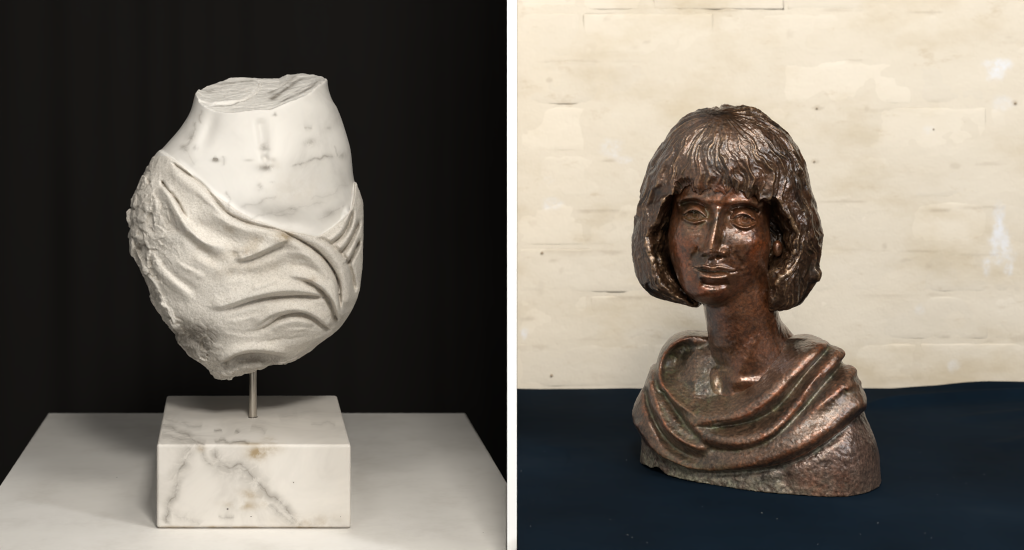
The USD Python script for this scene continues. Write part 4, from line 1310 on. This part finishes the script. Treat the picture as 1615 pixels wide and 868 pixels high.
hv, ht, hA = carve(f_head, (-140, -300, -150), (125, 222, 125), 2.45)
hn = vnormals(hv, ht)
u, v, c = hv.T
hv = hv + hn * (0.6 * fb(hv / 12, 3, 2) + 0.3 * fb(hv / 4, 3, 12) + 0.25 * sstep(v, 20, 60) * fb(hv / 9, 3, 13))[:, None]
r1, r2 = curvature(hv, ht, hA, (3, 14))
leftish = np.exp(-(((u + 85) / 34) ** 2 + ((v + 130) / 70) ** 2))
chest = sstep(v, 40, 120)
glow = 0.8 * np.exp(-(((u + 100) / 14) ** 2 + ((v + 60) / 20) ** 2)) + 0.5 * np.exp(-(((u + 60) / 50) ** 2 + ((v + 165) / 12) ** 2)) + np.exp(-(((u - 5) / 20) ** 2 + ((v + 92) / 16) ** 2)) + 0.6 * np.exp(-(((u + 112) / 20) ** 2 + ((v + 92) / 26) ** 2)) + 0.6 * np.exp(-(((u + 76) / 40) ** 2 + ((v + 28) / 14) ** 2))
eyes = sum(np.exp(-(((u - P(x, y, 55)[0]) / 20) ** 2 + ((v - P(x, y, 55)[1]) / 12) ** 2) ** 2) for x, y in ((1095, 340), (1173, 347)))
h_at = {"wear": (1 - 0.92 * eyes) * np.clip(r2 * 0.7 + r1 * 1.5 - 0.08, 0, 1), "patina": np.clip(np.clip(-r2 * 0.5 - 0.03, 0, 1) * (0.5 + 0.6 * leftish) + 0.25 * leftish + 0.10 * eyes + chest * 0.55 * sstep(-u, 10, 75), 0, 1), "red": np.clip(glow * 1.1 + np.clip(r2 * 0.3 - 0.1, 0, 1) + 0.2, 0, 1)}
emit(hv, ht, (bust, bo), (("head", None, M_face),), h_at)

# --- hair: a heavy bob with a fringe, hollow where the face and neck stand
hl = np.array([(1136, 169.5), (1117, 172), (1093, 180), (1069, 198), (1044.5, 230.7), (1028, 259), (1016, 287), (1008, 319), (1003.5, 355), (999, 392), (1002, 420), (1012, 444), (1032, 462), (1057, 472), (1093, 481), (1120, 488)], float)
hr = np.array([(1150, 166.5), (1158, 167.5), (1182, 171.5), (1206, 184), (1230, 202), (1250, 224.6), (1264, 251), (1273, 281), (1281, 311), (1289, 340), (1294, 372), (1291, 402), (1287, 425), (1284, 442), (1273, 461), (1258, 478), (1242, 485), (1215, 490)], float)
VH, HCn, HA_ = prof(hl, hr, BFm, -30, -30)
HB = HA_ * np.interp(VH, np.quantile(VH, [0, .25, .42, .6, .8, 1.0]), [0.98, 0.92, 0.77, 0.70, 0.66, 0.62])


def hfront(pts):
    pts = np.atleast_2d(np.asarray(pts, float))
    return BFm.loc(pts, 25.0)


RO = Relief(-230, -340, 140, 60, 0.5, pts=hfront)
jx = np.arange(1050, 1223, 1.5)
jy = PchipInterpolator([1050, 1058, 1070, 1093, 1120, 1141, 1161, 1182, 1200, 1223], [324, 312, 304, 300, 298, 297, 299, 307, 317, 331])(jx)
jy = jy + 11.0 * fb(np.stack([jx / 11, 0 * jx + 3, 0 * jx], 1), 2, 5) + 4.5 * fb(np.stack([jx / 4.5, 0 * jx + 8, 0 * jx], 1), 2, 6)
jag = list(zip(jx, jy))
wob = fb(np.stack(list(np.meshgrid(RO.us / 13, RO.vs / 13)) + [np.zeros_like(RO.H)], -1), 3, 9)
opening = 5.5 * wob * sstep(RO.vs, -140, -120)[:, None] + RO.region(jag + [(1228, 338), (1242, 350), (1250, 372), (1249, 400), (1240, 420), (1224, 430), (1217, 444), (1214, 462), (1211, 510), (1096, 510), (1092, 484), (1078, 472), (1060, 458), (1046, 443), (1034, 416), (1028, 392), (1030, 368), (1043, 347)])
APEX = P(1137, 188, 22)
HCEN = P(1147, 330, -34)
axis = (APEX - HCEN) / np.linalg.norm(APEX - HCEN)
ea = np.cross(axis, [1.0, 0, 0])
ea /= np.linalg.norm(ea)
eb = np.cross(axis, ea)


def polar(q):
    d = (q - HCEN) * [1, 1, 1.15]
    d = d / np.linalg.norm(d, axis=1, keepdims=True)
    th = np.arccos(np.clip(d @ axis, -1, 1))
    return th, np.arctan2(d @ eb, d @ ea)


ZL, ZR = BFm.loc([(1058, 320)], 0)[0, 0], BFm.loc([(1214, 328)], 0)[0, 0]


def f_hair(q):
    u, v, c = q.T
    i = np.clip(v, VH[0], VH[-1])
    uc, A, B = np.interp(i, VH, HCn), np.interp(i, VH, HA_), np.interp(i, VH, HB)
    x, y = (u - uc) / A, (c + 34) / B
    e = np.sqrt(x * x + y * y)
    f = (e - 1) * np.minimum(A, B) * 0.92
    f = smax(f, np.maximum(VH[0] - v, v - VH[-1]), 2)
    curl = np.exp(-(((v + 60) / 26) ** 2))
    f = f + 10 * np.exp(-((u - uc) / 20) ** 2) * 0
    f = smin(f, cone(q, P(1254, 443, -10), P(1286, 434, -12), 15, 7), 10)
    f = smin(f, ell(q, P(1240, 458, -4), (30, 24, 26)), 10)
    f = smin(f, ell(q, P(1040, 440, 0), (22, 20, 22)), 10)
    op = RO.at(u, v, opening)
    floor_ = -52.0
    # the fringe thins out onto the forehead and temples
    zone = sstep(-v, 112, 150) * sstep(u, ZL - 8, ZL + 10) * sstep(-u, -ZR - 6, -ZR + 22)
    f = smax(f, skull(q) - (5.0 + 90 * (1 - sstep(c, -5, 28)) + 0.4 * np.clip(op, 0, 70) + 0.035 * np.clip(op, 0, 70) ** 2 + (1 - zone) * 90), 3.0)
    cut = smax(op + 0.26 * (1 - zone) * (8 - c), floor_ - c, 12)
    f = smax(f, -cut, 2.0 + 4.0 * sstep(v, -150, -120))
    # hollow for the neck from below
    f = smax(f, -cone(q, P(1163, 470, -30), P(1170, 540, -40), 62, 66), 4)
    return f


rv, rt, rA = carve(f_hair, (-212, -332, -150), (118, 22, 92), 2.4)
rn = vnormals(rv, rt)
th, ph = polar(rv)
wav = fb(np.stack([2.2 * np.cos(ph), 2.2 * np.sin(ph), th * 2.4], 1), 3, 4)
wav2 = fb(np.stack([5 * np.cos(ph), 5 * np.sin(ph), th * 6.0], 1), 2, 14)
p2 = ph + 0.24 * wav + 0.09 * wav2
irr = np.clip(0.55 + 1.3 * fb(rv / 24, 3, 71), 0.1, 1.4)


def strands(K, L, seed):
    r = K / (2 * math.pi)
    return ridged(np.stack([r * np.cos(p2), r * np.sin(p2), th * L + seed], 1), seed)


s1, s2, s3 = strands(24, 0.9, 3), strands(50, 1.4, 7), strands(125, 2.2, 9)
outer = sstep(RO.at(rv[:, 0], rv[:, 1], opening), -14, 4)
amp = sstep(th, 0.04, 0.45)
inner = 1 - outer * (rv[:, 2] > -50)
rim_ = np.exp(-(RO.at(rv[:, 0], rv[:, 1], opening) / 9) ** 2) * sstep(rv[:, 1], -150, -125)
side = sstep(rv[:, 1], -165, -125)
sw = fb(rv * [1 / 26, 1 / 45, 1 / 26], 3, 44)
opv = RO.at(rv[:, 0], rv[:, 1], opening)
along = opv - 0.8 * rv[:, 2]
lock = ridged(np.stack([along / 11 + 2.0 * sw, rv[:, 1] / 60, 0 * opv], 1), 5) + 0.7 * ridged(np.stack([along / 5 + 3.0 * sw, rv[:, 1] / 36, 0 * opv], 1), 8)
near_rim = side * np.exp(-(np.clip(opv - 4, 0, 99) / 16) ** 2)
amp = amp * (1 - 0.88 * near_rim) * (1 - 0.65 * (1 - side) * np.exp(-(opv / 5.5) ** 2))
disp = 2.4 * near_rim * lock + 1.2 * side * (1 - near_rim) * (s1 + s2 - 0.6) + amp * (4.4 * s1 + 3.0 * irr * s2 + 1.5 * np.clip(1.5 - irr, 0.2, 1.3) * s3) + 0.7 * fb(rv / 6, 4, 6) + 0.45 * fb(rv / 2.8, 2, 16)
disp = disp - 2.6 * amp
rv = rv + rn * (disp * np.where((rv[:, 2] > -60) | True, 1, 0.5))[:, None]
rv[:, :] = 0.8 * rv + 0.2 * (rA @ rv)
r1, r2 = curvature(rv, rt, rA, (2, 10))
fr = np.exp(-(((rv[:, 0] + 55) / 50) ** 2 + ((rv[:, 1] + 225) / 60) ** 2))
r_at = {"wear": np.clip(r1 * 1.6 + r2 * 0.5 - 0.25, 0, 1) * 0.9, "patina": np.clip(-r2 * 0.5 - 0.1, 0, 1) * 0.7, "red": np.clip(0.08 + 0.5 * fr * np.clip(r2 * .5, 0, 1) + 0.35 * np.exp(-(((rv[:, 0] + 60) / 60) ** 2 + ((rv[:, 1] + 180) / 16) ** 2)), 0, 1)}
emit(rv, rt, (bust, bo), (("hair", None, M_hair),), r_at)
